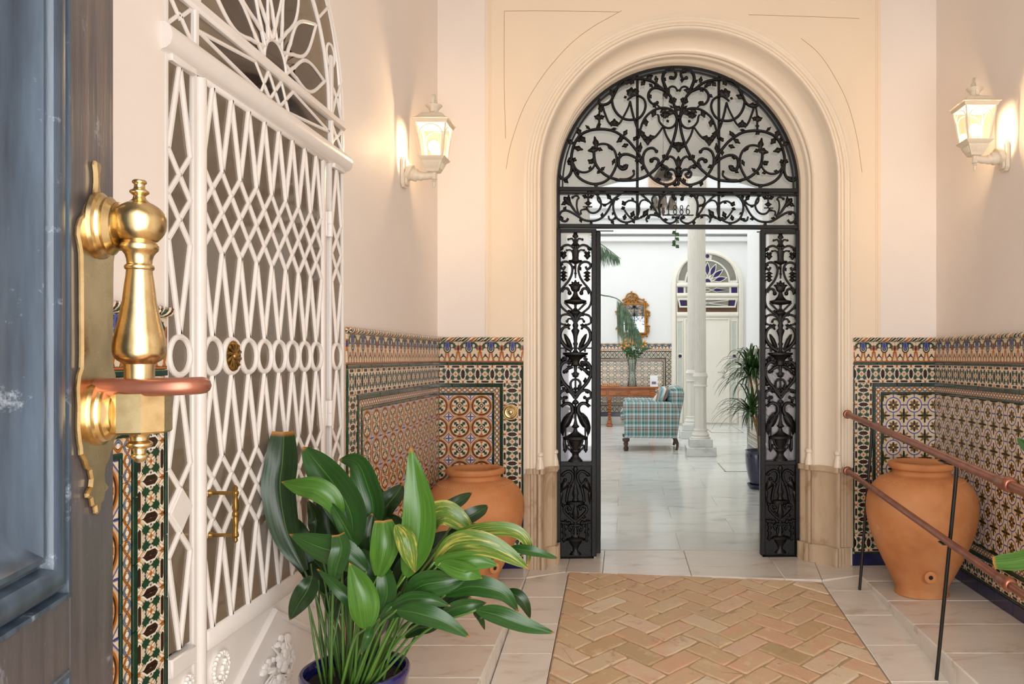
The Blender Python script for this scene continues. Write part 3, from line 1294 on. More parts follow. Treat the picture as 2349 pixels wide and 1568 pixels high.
# ================================================================ white lattice door in the left wall
door = put('door_1', None, None, (XL, DY0, 0), (0, 0, PI / 2))
door['kind'] = 'structure'
door['label'] = 'white lattice door with sunburst fanlight in the left wall'
YS = .008                        # the panes sit this far back in the wall
LX0, LX1 = .165, 1.125          # the moving leaf
cxs = [.249 + .112 * i for i in range(8)]
DC = DW / 2


def edge_fit(poly, k=.002):
    return inset(poly, k)


def pane(poly, parent, m=None, name='pane'):
    cx = sum(p[0] for p in poly) / len(poly)
    cz = sum(p[1] for p in poly) / len(poly)
    b = MB().prism([(p[0] - cx, p[1] - cz) for p in poly], -.0015, .0015)
    return b.build(name, m or BROWN_GLASS, parent, (cx, YS - (.0024 if m is DARK_GLASS else 0), cz), (random.uniform(-.012, .012), 0, random.uniform(-.012, .012)), 0)


def bar(parent, pts, w=.0185, h=.010, closed=False, y=None, name='lattice_bar'):
    return MB().sweep(pts, w, h, closed, YS if y is None else y).build(name, DOOR_WHITE, parent, ang=30)


def circle(c, r, n=24, a0=0, a1=360):
    full = abs(a1 - a0) >= 360
    return [(c[0] + r * math.cos(rad(a0 + (a1 - a0) * i / n)), c[1] + r * math.sin(rad(a0 + (a1 - a0) * i / n))) for i in range(n if full else n + 1)]


ZT, ZB, ZC, RC = 2.118, .565, 1.345, .058
Z1, ZS = 1.887, .06
Z4 = 1.052
half = .056


def lattice(parent, centres, bounds, solid=None):
    n = len(centres)
    C, B = centres, bounds
    zs_u = [Z1 - ZS * k for k in range(5)]
    zs_d = [Z4 - .059 * k for k in range(5)]
    for i in range(n):
        c, l, r = C[i], B[i], B[i + 1]
        for side in (l, r):
            bar(parent, [(c, ZT), (side, zs_u[0])])
            bar(parent, [(side, zs_u[0]), (c, zs_u[1])], .0165, .0085)
            bar(parent, [(c, zs_u[1]), (side, zs_u[2])], .0165, .0095)
            bar(parent, [(side, zs_u[2]), (c, zs_u[3])], .0165, .0085)
            bar(parent, [(c, zs_u[3]), (side, zs_u[4])], .0165, .0095)
            bar(parent, [(side, zs_u[4]), (c, ZC + RC)])
            bar(parent, [(c, ZC - RC), (side, zs_d[0])])
            bar(parent, [(side, zs_d[0]), (c, zs_d[1])], .0165, .0085)
            bar(parent, [(c, zs_d[1]), (side, zs_d[2])], .0165, .0095)
            bar(parent, [(side, zs_d[2]), (c, zs_d[3])], .0165, .0085)
            bar(parent, [(c, zs_d[3]), (side, zs_d[4])], .0165, .0095)
            bar(parent, [(side, zs_d[4]), (c, ZB)])
        bar(parent, circle((c, ZC), RC - .007), .0155, .012, True, name='ring')
        D = lambda z0, z1, z2: [(c, z0), (l, z1), (c, z2), (r, z1)]
        pane(D(ZT, zs_u[0], zs_u[1]), parent)
        pane(D(zs_u[1], zs_u[2], zs_u[3]), parent)
        pane(D(zs_u[3], zs_u[4], ZC + RC), parent)
        pane(circle((c, ZC), RC - .006, 16), parent)
        pane(D(ZC - RC, zs_d[0], zs_d[1]), parent)
        if solid:
            MB().prism(D(zs_d[1], zs_d[2], zs_d[3]), YS - .012, YS, .003).build('blind_panel', DOOR_WHITE, parent)
        else:
            pane(D(zs_d[1], zs_d[2], zs_d[3]), parent)
        pane(D(zs_d[3], zs_d[4], ZB), parent)
    for i in range(n + 1):
        b = B[i]
        ls = [C[i - 1]] if i else []
        rs = [C[i]] if i < n else []
        for tri in ((ZT, ZT, zs_u[0]), (zs_u[0], zs_u[1], zs_u[2]), (zs_u[2], zs_u[3], zs_u[4]), (zs_u[4], ZC + RC, ZC), (zs_d[0], ZC - RC, ZC),
                    (zs_d[0], zs_d[1], zs_d[2]), (zs_d[2], zs_d[3], zs_d[4]), (ZB, ZB, zs_d[4])):
            za, zm, zb = tri
            if za == zm:
                q = [(x, za) for x in ls] + ([(b, za)] if not ls or not rs else []) + [(x, za) for x in rs] + [(b, zb)]
            else:
                q = [(x, zm) for x in ls] + [(b, za)] + [(x, zm) for x in rs] + [(b, zb)]
            if len(q) >= 3:
                pane(q, parent)


# --- fixed frame
fr = MB()
fr.box((.008, .04, 1.165), (.016, .084, 2.33), .003)
fr.box((DW - .008, .04, 1.165), (.016, .084, 2.33), .003)
fr.box((.147, .03, 1.07), (.022, .062, 2.14), .004)
fr.box((DW - .147, .03, 1.07), (.022, .062, 2.14), .004)
fr.build('frame', DOOR_WHITE, door)
rail = MB()
pr = [(.0, .03), (-.042, .03), (-.042, .0), (-.036, -.005), (-.034, -.014), (-.024, -.026), (-.008, -.031), (.008, -.031), (.024, -.024), (.033, -.012), (.034, .03)]
rail.sweep([(-.02, 2.165), (DW + .02, 2.165)], 0, 0, prof=pr)
rail.build('transom_rail', DOOR_WHITE, door, ang=50)
# --- side lights
for k, (a, b) in enumerate(((.016, .136), (DW - .136, DW - .016))):
    sl = MB().box(((a + b) / 2, YS - .004, .53), (b - a, .03, .05), .004).box(((a + b) / 2, YS - .004, 2.122), (b - a, .03, .02), .003).build('side_light', DOOR_WHITE, door)
    MB().box(((a + b) / 2, YS + .004, .25), (b - a, .02, .52), .002).build('side_light_panel', DOOR_WHITE, sl)
    MB().box(((a + b) / 2, YS + .006, (ZT + ZB) / 2), (b - a, .003, ZT - ZB)).build('glass_sheet', BROWN_GLASS, sl, ang=0)
    lattice(sl, [(a + b) / 2], [a + .006, b - .006], solid=(k == 0))
    for x, z, r in ((a + .038, .41, .026), (b - .03, .46, .028)):
        m = MB()
        m.lathe([(r, YS), (r * .9, YS - .012), (.002, YS - .014)], 16, (x, 0, z), 'y')
        for q in range(9):
            m.ball((x + r * .62 * math.cos(q * .7), YS - .013, z + r * .62 * math.sin(q * .7)), r * .3, 6, 4)
        m.ball((x, YS - .014, z), r * .35, 6, 4)
        m.build('carved_rosette', DOOR_WHITE, sl)
# --- the leaf
lf = MB()
st = [(-.019, .02), (-.019, .0), (-.013, -.008), (0, -.012), (.013, -.008), (.019, .0), (.019, .02)]
lf.sweep([(LX0 + .0165, .0095), (LX0 + .017, 2.12)], 0, 0, prof=st)
lf.box((LX1 - .017, .02, 1.07), (.034, .046, 2.1), .004)
lf.box((DC, .02, 2.126), (LX1 - LX0, .046, .026), .005)
lf.box((DC, .02, .535), (LX1 - LX0 - .06, .046, .06), .006)
leaf_o = lf.build('door_leaf', DOOR_WHITE, door, ang=50)
bnd = [.193 + .112 * i for i in range(9)]
lattice(leaf_o, cxs, bnd)
MB().box((DC, .02, .26), (LX1 - LX0 - .05, .02, .5), .002).build('lower_panel', DOOR_WHITE, leaf_o)
loz = [(DC, .478), (DC + .43, .25), (DC, .02), (DC - .43, .25)]
MB().sweep(loz, .022, .018, True, .012).build('lozenge_moulding', DOOR_WHITE, leaf_o)
fl_ = MB()
rr = random.Random(3)
for k in range(70):
    a, r = rr.uniform(0, 2 * PI), rr.random() ** .6
    x, z = DC + .02 + r * .13 * math.cos(a) + .03 * math.sin(a), .255 + r * .125 * math.sin(a)
    fl_.ball((x, .006 - .018 * (1 - r), z), rr.uniform(.01, .02), 7, 5, (1, .7, rr.uniform(.6, 1.2)))
for k in range(14):
    a = rr.uniform(0, 2 * PI)
    fl_.tube(cr([(DC + .02, .004, .255), (DC + .02 + .07 * math.cos(a), -.008, .255 + .06 * math.sin(a)), (DC + .02 + .12 * math.cos(a + .4), -.002, .255 + .13 * math.sin(a + .4))], 4), [.006, .003], 5)
fl_.build('carved_flower_spray', DOOR_WHITE, leaf_o)
for x in (.292, DW - .292):
    m = MB().lathe([(.05, .012), (.05, .004), (.046, -.002), (.04, .002), (.036, .004), (.002, 0)], 26, (x, 0, .43), 'y')
    for q in range(20):
        m.ball((x + .043 * math.cos(q * PI / 10), .0, .43 + .043 * math.sin(q * PI / 10)), .0085, 6, 4)
    for q in range(16):
        a, r = rr.uniform(0, 6.3), rr.random() * .028
        m.ball((x + r * math.cos(a), -.002, .43 + r * math.sin(a)), .009, 6, 4)
    m.build('carved_medallion', DOOR_WHITE, leaf_o)
    m2 = MB()
    for q in (-1, 1):
        m2.tube(cr([(x - .02 * q, .012, .50), (x + .0 * q, .002, .52), (x + .035 * q, .008, .505)], 5), [.004, .003], 5)
    m2.build('carved_ribbon', DOOR_WHITE, leaf_o)
MB().box((DC, YS + .006, (ZT + ZB) / 2), (LX1 - LX0 - .04, .003, ZT - ZB)).build('glass_sheet', BROWN_GLASS, leaf_o, ang=0)
# brass pull, brass rose, hinges
h = MB()
hx, hy = .222, -.075
for z in (.955, .835):
    h.tube([(hx - .0, .01, z), (hx, hy, z)], [.0055, .005], 8)
    h.lathe([(.012, .01), (.012, 0), (.008, -.006), (.006, -.012)], 12, (hx, 0, z), 'y')
    h.ball((hx, hy, z), .0095, 10, 6)
h.lathe([(.002, -.082), (.007, -.076), (.006, -.07), (.004, -.064), (.0085, -.055), (.006, -.048), (.008, -.03), (.0095, -.018), (.0065, -.008), (.009, -.004), (.009, .004), (.0065, .008), (.0095, .018), (.008, .03), (.006, .048), (.0085, .055), (.004, .064), (.006, .07), (.007, .076), (.002, .082)], 14, (hx, hy, .895))
h.build('pull_handle', BRASS_OLD, leaf_o)
ro = MB().lathe([(.05, YS - .002), (.05, YS - .008), (.044, YS - .012), (.016, YS - .01)], 24, (cxs[1], 0, ZC), 'y')
for q in range(12):
    a = q * PI / 6
    ro.tube(cr([(cxs[1] + r * math.cos(a + s_), YS - .012, ZC + r * math.sin(a + s_)) for r, s_ in ((.012, 0), (.028, .25), (.044, .35))], 4), [.005, .006, .003], 6)
ro.ball((cxs[1], YS - .012, ZC), .012, 10, 6)
ro.build('brass_rose', BRASS_OLD, leaf_o)
for z in (1.87, 1.12, .32):
    MB().lathe([(.011, -.05), (.011, -.002), (.009, 0), (.011, .002), (.011, .05)], 12, (LX1 + .006, -.014, z)).box((LX1 + .006, .0, z), (.03, .012, .1), .003).build('hinge', DOOR_WHITE, leaf_o)

# --- fanlight: rail with wedge lights, then the sunburst
fan_o = MB().sweep(arch_path(DC, DW / 2 - .012, 2.33, 2.18, 32), .024, .034, False, YS + .03).build('fanlight', DOOR_WHITE, door)
MB().box((DC, YS - .002, 2.312), (DW, .036, .036), .008).build('fanlight_rail', DOOR_WHITE, fan_o)
for x in (.147, DW - .147):
    MB().box((x, YS - .0, 2.36), (.022, .03, .40), .004).build('fanlight_post', DOOR_WHITE, fan_o)
zt_, zb_ = 2.292, 2.205
zm_ = (zt_ + zb_) / 2
for sg in (-1, 1):
    X = lambda d: DC + sg * d
    for a, b in (((.5, zm_), (.15, zt_)), ((.5, zm_), (.11, zb_)), ((.15, zt_), (.04, zb_)), ((.11, zb_), (.05, zt_)), ((.05, zt_), (-.04, zb_))):
        bar(fan_o, [(X(a[0]), a[1]), (X(b[0]), b[1])], .013, .009)
    pane([(X(.5), zm_), (X(.15), zt_), (X(.085), zm_), (X(.11), zb_)], fan_o, DARK_GLASS)
    pane([(X(.5), zm_), (X(.5), zt_), (X(.15), zt_)], fan_o)
    pane([(X(.5), zm_), (X(.5), zb_), (X(.11), zb_)], fan_o)
    pane([(X(.15), zt_), (X(.05), zt_), (X(.085), zm_)], fan_o)
    pane([(X(.11), zb_), (X(.04), zb_), (X(.085), zm_)], fan_o)
    pane([(X(0), zt_), (X(.05), zt_), (X(0), zm_)], fan_o)
    pane([(X(0), zb_), (X(.04), zb_), (X(0), zm_)], fan_o)
pane([(DC - .08, zm_), (DC - .045, zt_), (DC, zm_), (DC - .045, zb_)], fan_o, DARK_GLASS)
pane([(DC + .08, zm_), (DC + .045, zt_), (DC, zm_), (DC + .045, zb_)], fan_o, DARK_GLASS)
BZ = 2.33
MB().prism([(DC - .64, 2.19), (DC + .64, 2.19)] + circle((DC, BZ), .64, 30, 0, 180), YS + .004, YS + .007).build('glass_sheet', BROWN_GLASS, fan_o, ang=0)


def sunburst(parent, c, s, mk_bar, mk_pane, petal_mat, clear_mat, w, h, ring=True, n=7):
    """half sun, pointed petals between it and the outer ring"""
    P = lambda r, a: (c[0] + s * r * math.cos(rad(a)), c[1] + s * r * math.sin(rad(a)))
    mk_bar(circle(c, s * .08, 16, 0, 180), w, h)
    mk_pane([(c[0] - s * .08, c[1])] + circle(c, s * .08, 12, 180, 0)[1:], petal_mat)
    st_ = 180 / n
    for k in range(n):
        a = st_ * (k + .5)
        L = [P(.085, a + st_ * .5), P(.15, a + st_ * .1 + 2), P(.2, a + st_ * .36), P(.26, a + st_ * .44), P(.33, a + st_ * .3), P(.44, a)]
        R = [P(.085, a - st_ * .5), P(.15, a - st_ * .1 - 2), P(.2, a - st_ * .36), P(.26, a - st_ * .44), P(.33, a - st_ * .3), P(.44, a)]
        L3 = [tuple(p) for p in cr([V((x, 0, z)) for x, z in L], 3)]
        R3 = [tuple(p) for p in cr([V((x, 0, z)) for x, z in R], 3)]
        L2, R2 = [(p[0], p[2]) for p in L3], [(p[0], p[2]) for p in R3]
        mk_bar([P(.08, a - st_ * .5)] + L2[3:], w, h * .9)
        mk_bar([P(.08, a + st_ * .5)] + R2[3:], w, h)
        mk_pane([P(.155, a)] + L2[5:] + R2[5:-1][::-1], petal_mat)
        mk_pane([P(.085, a - st_ * .4), P(.085, a + st_ * .4), P(.15, a)], petal_mat if k % 2 else clear_mat)
        a2 = a + st_ / 2
        if k < n - 1:
            mk_pane([P(.1, a2), P(.2, a2 - 4), P(.46, a), P(.46, a2), P(.46, a + st_), P(.2, a2 + 4)], clear_mat)
    mk_pane([P(.1, 0), P(.46, 0), P(.46, st_ * .5), P(.2, 4)], clear_mat)
    mk_pane([P(.1, 180), P(.46, 180), P(.46, 180 - st_ * .5), P(.2, 176)], clear_mat)
    if ring:
        mk_bar(circle(c, s * .47, 28, 0, 180), w * 1.3, h * 1.2)


sunburst(fan_o, (DC, BZ), 1.06, lambda p, w, h_: bar(fan_o, p, w, h_), lambda p, m: pane(p, fan_o, m), DARK_GLASS, BROWN_GLASS, .0135, .010)
for a0, a1 in ((0, 40), (40, 78), (78, 102), (102, 140), (140, 180)):
    pane(circle((DC, BZ), .63, 8, a0, a1) + circle((DC, BZ), .5, 8, a1, a0), fan_o)
for a in (78, 102, 40, 140):
    bar(fan_o, [circle((DC, BZ), .5, 1, a, a)[0], circle((DC, BZ), .64, 1, a, a)[0]], .012, .009)
for a in (90, 59, 121, 24, 156):
    bar(fan_o, circle(circle((DC, BZ), .568, 1, a, a)[0], .045, 14), .011, .009, True, name='ring')
for k, (x0, x1) in enumerate(((.016, .136), (DW - .136, DW - .016))):
    xc = (x0 + x1) / 2
    for zz in (2.205, ):
        bar(fan_o, [(x0, zz), (xc, zz + .05), (x1, zz)], .011, .009)
        bar(fan_o, [(x0, zz + .09), (xc, zz + .04), (x1, zz + .09)], .011, .009)
        pane([(x0, 2.19), (x1, 2.19), (x1, 2.3), (x0, 2.3)], fan_o)
    if 1:
        bar(fan_o, [(x0 + .01, 2.33), (xc, 2.42), (x1, 2.33)], .011, .009)
        bar(fan_o, [(x1, 2.5), (xc, 2.41), (x0 + .02, 2.44)], .011, .009)
        zz = 2.33 + math.sqrt(max(.01, (DW / 2 - .03) ** 2 - .58 ** 2))
        pane([(x0, 2.33), (x1, 2.33), (x1, 2.56), (xc, 2.56)] if k == 0 else [(x0, 2.33), (x1, 2.33), (xc, 2.56), (x0, 2.56)], fan_o)
# the dim room behind the door
room = MB()
room.box((DC, .9, 1.6), (2.4, .04, 3.6)).box((-.4, .54, 1.6), (.04, .7, 3.6)).box((DW + .4, .54, 1.6), (.04, .7, 3.6)).box((DC, .54, 3.4), (2.4, .7, .04)).box((DC, .54, -.03), (2.4, .7, .04))
struct('wall_inner', room, CURTAIN, None, (XL, DY0, 0), (0, 0, PI / 2))

# ================================================================ blue entrance door in the foreground
bd = put('door_2', None, None, (-.568, .9, 0), (0, 0, rad(103.05)))
bd['kind'] = 'structure'
bd['label'] = 'open blue panelled entrance door with brass fittings at the left edge'
T0, T1 = -.93, 0.0
z0d, z1d = -.36, 2.75
PX0, PX1 = -.815, -.1145
PAN = [(1.105, 2.6), (-.2, 1.037)]
stl = MB()
stl.box((-.057, .024, (z0d + z1d) / 2), (.114, .048, z1d - z0d), .004)
stl.box((-.872, .024, (z0d + z1d) / 2), (.114, .048, z1d - z0d), .002)
stl.build('stile', STILE, bd)
rl = MB()
for a, b in ((z0d, PAN[1][0]), (PAN[1][1], PAN[0][0]), (PAN[0][1], z1d)):
    rl.box(((PX0 + PX1) / 2, .024, (a + b) / 2), (PX1 - PX0, .048, b - a))
rl.build('cross_rail', STILE, bd)
for a, b in PAN:
    prof = [(0, .02), (0, .0), (.002, -.003), (.007, -.003), (.0085, .007), (.011, .008), (.014, -.001), (.02, -.005), (.03, -.006), (.037, -.002), (.040, .008), (.044, .009), (.0465, .001), (.052, .0), (.056, .004),
            (.066, .012), (.085, .022), (.1, .027), (.104, .036), (.108, .036)]
    P = [(PX1, a), (PX1, b), (PX0, b), (PX0, a)]
    MB().sweep(P, 0, 0, True, 0, prof=prof).build('panel_moulding', BLUE, bd, ang=40)
    MB().box(((PX0 + PX1) / 2, .034, (a + b) / 2), (PX1 - PX0 - .2, .02, b - a - .2)).build('panel_board', BLUE, bd)

# brass handle set
half_o = [(0, 1.546), (.006, 1.545), (.0075, 1.54), (.005, 1.532), (.0045, 1.522), (.007, 1.511), (.012, 1.504), (.022, 1.499), (.029, 1.492), (.034, 1.484), (.042, 1.479), (.048, 1.47), (.049, 1.461), (.044, 1.452),
          (.041, 1.444), (.04, 1.42), (.039, 1.345), (.04, 1.33), (.046, 1.322), (.049, 1.31), (.047, 1.29), (.048, 1.27), (.045, 1.256), (.042, 1.25), (.041, 1.243), (.033, 1.236), (.028, 1.228), (.02, 1.224), (.016, 1.215), (.018, 1.208),
          (.027, 1.202), (.026, 1.198), (.017, 1.195), (.014, 1.187), (.007, 1.185), (.005, 1.178), (0, 1.176)]
poly = [(-.058 + x, z) for x, z in half_o] + [(-.058 - x, z) for x, z in half_o[-2:0:-1]]
hs = thing('door_handle', 'polished brass baluster door handle on its scalloped plate, with copper ring', 'door handle', (-.568, .9, 0), rad(103.05))
bpl = MB().prism(poly, -.006, .0, .0022).build('back_plate', BRASS, hs, ang=25)
HY = -.044
for z in (1.478, 1.283):
    MB().lathe([(.0335, -.004), (.035, -.006), (.0345, -.010), (.031, -.012), (.0295, -.015), (.0305, -.018), (.027, -.021), (.025, -.023), (.0255, -.025), (.018, -.027), (.0105, -.028), (.009, -.032), (.012, -.04)], 40, (-.058, 0, z), 'y').build('mount', BRASS, bpl, ang=30)
K = 2128.0
pz = lambda y: EYE + (820 - y) / K
fine = [(258, 20), (264, 52), (275, 63), (292, 64), (302, 52), (312, 46), (345, 50), (360, 64), (370, 82), (382, 87), (394, 82), (405, 66), (420, 52), (450, 60), (478, 88), (488, 108)]
ballp = [(488, 108), (500, 130), (520, 160), (545, 190), (575, 212), (610, 230), (650, 238), (700, 238), (745, 230), (785, 214), (820, 192), (848, 168), (866, 150)]
neck = [(866, 148), (880, 152), (892, 164), (912, 170), (935, 168), (955, 160), (968, 146), (1000, 125), (1040, 114), (1085, 110), (1095, 116), (1102, 128), (1120, 132), (1138, 126), (1148, 114), (1200, 118), (1300, 132), (1450, 148), (1568, 160)]
low = [(0, 128), (60, 145), (120, 160), (200, 176), (250, 183), (300, 182), (335, 170), (360, 150), (378, 122), (390, 106), (440, 104), (520, 104), (560, 112), (580, 148), (598, 150)]
tipp = [(915, 88), (928, 74), (950, 66), (975, 62), (985, 78), (995, 90), (1012, 92), (1024, 82), (1034, 54), (1060, 46), (1075, 46), (1082, 58), (1100, 62), (1118, 52), (1136, 32), (1148, 4)]
c6 = lambda L: [(hw / 4.356 / K, pz(360 + cy / 4.356)) for cy, hw in L]
c7 = lambda L: [(hw / 3.408 / K, pz(720 + cy / 3.408)) for cy, hw in L]
bc = (-.058, HY, 0)
MB().lathe(c6(fine), 32, bc).build('finial', BRASS, hs, ang=50)
MB().lathe(c6(ballp), 40, bc).build('ball', BRASS, hs, ang=60)
MB().lathe(c6(neck)[:-1] + c7(low[1:]), 40, bc).build('grip', BRASS, hs, ang=50)
oc = [(hw / 3.408 / K, pz(720 + cy / 3.408)) for cy, hw in ((598, 205), (612, 222), (900, 222), (915, 208))]
MB().lathe(oc, 8, bc, ph=rad(20)).build('octagonal_block', BRASS, hs, ang=10)
MB().lathe(c7(tipp), 28, bc).build('lower_finial', BRASS, hs, ang=50)
ringp = []
for k in range(40):
    a = 2 * PI * k / 40
    e = lambda t: math.copysign(abs(t) ** .7, t)
    ringp.append((e(math.cos(a)) * .0615, e(math.sin(a)) * .024, .003 * math.cos(a)))
RP = [V(p) for p in ringp]
rg = MB().tube(RP, .0092, 12, closed=True)
ro_ = rg.build('copper_ring', COPPER, hs, (0, 0, 0), ang=60)
ro_['label'] = 'reddish copper ring around the handle'
wl = Matrix.Rotation(rad(-103.05), 4, 'Z') @ (V((-.513, .858, 1.309)) - V((-.568, .9, 0)))
ro_.location = wl
ro_.rotation_euler = (0, rad(1.5), rad(-103.05))
# ================================================================ wrought and cast iron gate
GS = 341.7                      # measured pixels per metre in the gate's plane
ROOT = bw(GU, .25)


def gate_thing(name, label, cat):
    return thing(name, label, cat, ROOT, TILT)


def lobed(p, ang, L, W, lobes=2, n=9):
    """outline of a cut leaf with its foot at p"""
    ca, sa = math.cos(ang), math.sin(ang)
    up, dn = [], []
    for i in range(1, n):
        t = i / n
        w = W / 2 * (math.sin(PI * t ** .8) ** .75) * (1 + .24 * math.cos(2 * PI * lobes * t))
        q = (p[0] + ca * L * t, p[1] + sa * L * t)
        up.append((q[0] - sa * w, q[1] + ca * w))
        dn.append((q[0] + sa * w, q[1] - ca * w))
    return [p] + dn + [(p[0] + ca * L, p[1] + sa * L)] + up[::-1]


def scroll(parent, pts, r0=.009, r1=None, leaves=0, y=0.0, blobs=(), ll=.042, bulb=True, k=6, m=None, name='scroll', side=0):
    """one cast scroll with its own leaves; pts in the gate's (x, z)"""
    b = MB()
    if m is None:
        r0 = r0 * 1.14
        r1 = r1 * 1.14 if r1 else None
        ll *= 1.2
    P = cr([(x, y, z) for x, z in pts], k)
    r1 = r0 if r1 is None else r1
    n = len(P)
    b.tube(P, [r0 + (r1 - r0) * i / (n - 1) for i in range(n)], 7, sy=1.15)
    if bulb:
        b.ball(P[-1], r1 * 1.5, 7, 5)
    for j in range(leaves):
        i = int((j + .6) / leaves * (n - 2))
        d = P[i + 1] - P[i]
        s = side if side else (1 if j % 2 else -1)
        a = math.atan2(d.z, d.x) + s * .75
        b.blob(lobed((P[i].x, P[i].z), a, ll, ll * .62), y - .003, r0 * 1.0)
    for bx, bz, a, L, W in blobs:
        b.blob(lobed((bx, bz), a, L, W), y - .004, .011)
    return b.build(name, m or IRON, parent, ang=50)


def fpt(cx, cy):                # fanlight: crop of the photograph magnified 5.227 times
    return ((1270 + cx / 5.227 - 1557) / GS, EYE + (820 - (140 + cy / 5.227)) / GS)


def zpt(cx, cy):                # frieze, 7.83 times
    return ((1270 + cx / 7.83 - 1557.2) / GS, EYE + (820 - (430 + cy / 7.83)) / GS)


def both(parent, fn, pts, *a, **kw):
    bl = kw.pop('blobs', ())
    P = [fn(*p) for p in pts]
    B = [fn(x, y) + (rad(g), L / 1000, W / 1000) for x, y, g, L, W in bl]
    scroll(parent, P, *a, blobs=B, **kw)
    sd = kw.pop('side', 0)
    scroll(parent, [(-x, z) for x, z in P], *a, blobs=[(-x, z, PI - g, L, W) for x, z, g, L, W in B], side=-sd, **kw)


fg = gate_thing('iron_fanlight', 'black iron arched fanlight of leafy scrolls with the 1886 frieze over the doorway', 'iron fanlight')
g = fg
RG = .808
fr = MB().sweep(arch_path(0, RG, GZ, 2.2, 56), .022, .05, y=.025, prof=[(-.012, .03), (-.012, -.03), (.012, -.03), (.012, .03)])
fr.build('outer_frame', IRON, g, ang=40)
MB().sweep(arch_path(0, RG - .03, GZ, GZ - .03, 56), 0, 0, prof=[(-.005, .012), (-.005, -.012), (.005, -.012), (.005, .012)]).build('inner_frame', IRON, g, ang=40)
for z, h_ in ((2.465, .028), (2.437, .012), (2.219, .026)):
    MB().box((0, 0, z), (2 * RG - .01, .05, h_), .003).build('cross_bar', IRON, g)
for x in (-.276, .276):
    MB().box((x, .018, 2.76), (.018, .014, .98), .002).build('upright', IRON, g)
n_ = 40
arc = [(RG * math.cos(PI - PI * i / n_), GZ + RG * math.sin(PI * i / n_)) for i in range(n_ + 1)]
MB().prism(arc[::-1], .030, .034).build('pane', GLASS, g, ang=0)
MB().box((0, .032, 2.333), (2 * RG, .004, .2)).build('pane', GLASS, g, ang=0)
A = lambda pts, *a, **kw: both(g, fpt, pts, *a, **kw)
A([(75, 1375), (100, 1415), (150, 1415), (200, 1365), (222, 1290), (215, 1180), (228, 1080), (262, 980), (330, 890), (430, 840), (530, 822), (640, 825), (740, 850), (830, 905), (900, 960), (960, 1030), (1010, 1095),
   (1040, 1150), (1075, 1230), (1110, 1300), (1160, 1375), (1230, 1435), (1310, 1470), (1380, 1478), (1440, 1455), (1485, 1405)], .0095, .008, 9, ll=.036,
  blobs=[(245, 1000, 150, 56, 32), (240, 1040, -15, 70, 34), (320, 900, 110, 60, 36), (320, 905, -50, 60, 36), (440, 825, 140, 44, 20), (840, 900, 60, 50, 28), (840, 920, 215, 60, 30), (900, 1000, 200, 50, 28), (960, 960, 60, 40, 26), (1035, 1100, 85, 75, 26), (225, 1180, 200, 34, 30), (225, 1180, -20, 34, 30)])
A([(225, 1200), (240, 1290), (285, 1380), (370, 1445), (480, 1478), (590, 1460), (670, 1405), (725, 1320), (755, 1240), (757, 1160), (735, 1085), (690, 1030), (630, 1000), (560, 1000), (505, 1025), (470, 1060)], .009, .007, 0, bulb=False,
  blobs=[(520, 1060, 100, 90, 36), (540, 1060, 190, 75, 44), (520, 1050, -20, 44, 26), (640, 1000, -50, 60, 20), (735, 1170, -110, 50, 22)])
A([(485, 1100), (490, 1170), (510, 1245), (560, 1315), (625, 1370), (700, 1405), (790, 1430), (880, 1432), (1000, 1420), (1110, 1380), (1200, 1315), (1280, 1235), (1340, 1160), (1395, 1060), (1440, 940), (1470, 820), (1482, 720), (1484, 640)], .009, .009, 0,
  blobs=[(560, 1320, 40, 44, 22), (560, 1320, 220, 30, 22), (1340, 1150, 150, 26, 30), (1340, 1150, -30, 26, 30), (700, 1405, -20, 66, 20)], bulb=False)
A([(790, 1420), (870, 1418), (930, 1395), (965, 1360), (960, 1318)], .008, .006)
A([(232, 1230), (270, 1300), (330, 1335), (400, 1335), (460, 1300), (495, 1245), (480, 1205), (440, 1200)], .008, .006, 3, ll=.03, blobs=[(480, 1230, 150, 46, 34)])
A([(880, 1240), (865, 1285), (820, 1295), (785, 1262), (780, 1200), (790, 1160), (830, 1125), (890, 1120), (960, 1145), (1020, 1185), (1065, 1230)], .011, .008, 3, ll=.032, blobs=[(820, 1285, 25, 44, 30)], bulb=False)
A([(1075, 1230), (1073, 1150), (1100, 1080), (1150, 1045), (1200, 1045), (1235, 1080)], .009, .008)
A([(1230, 1270), (1260, 1215), (1250, 1178), (1210, 1165), (1175, 1190)], .008, .010)
A([(1484, 690), (1460, 630), (1420, 585), (1360, 562), (1290, 560), (1220, 580), (1150, 625), (1095, 685), (1060, 760), (1040, 830), (1020, 910)], .0085, .007, 5, ll=.048, side=1)
A([(1482, 690), (1470, 740), (1430, 785), (1375, 800), (1315, 775), (1270, 720), (1260, 660), (1245, 635)], .008, .006, 0, bulb=False, blobs=[(1330, 690, 80, 56, 40), (1330, 650, 10, 40, 34), (1330, 650, 170, 30, 28), (1360, 700, -60, 24, 20)])
A([(920, 490), (940, 590), (975, 720), (1020, 830), (1080, 900), (1130, 930)], .007, .008, bulb=False, blobs=[(1130, 900, -90, 64, 46), (1130, 930, 20, 50, 36), (1130, 930, 160, 50, 36)])
A([(1150, 935), (1200, 920), (1245, 880), (1290, 820), (1325, 770)], .0075, .006, bulb=False)
A([(1325, 800), (1350, 880), (1400, 970), (1440, 1020), (1488, 1040)], .0065, .008, bulb=False)
A([(585, 535), (620, 640), (665, 740), (730, 770), (790, 750), (850, 650), (895, 560), (920, 480)], .007, .006, bulb=False, blobs=[(730, 780, 90, 50, 40), (730, 760, 5, 40, 34), (730, 760, 175, 40, 34), (728, 800, -90, 20, 36)])
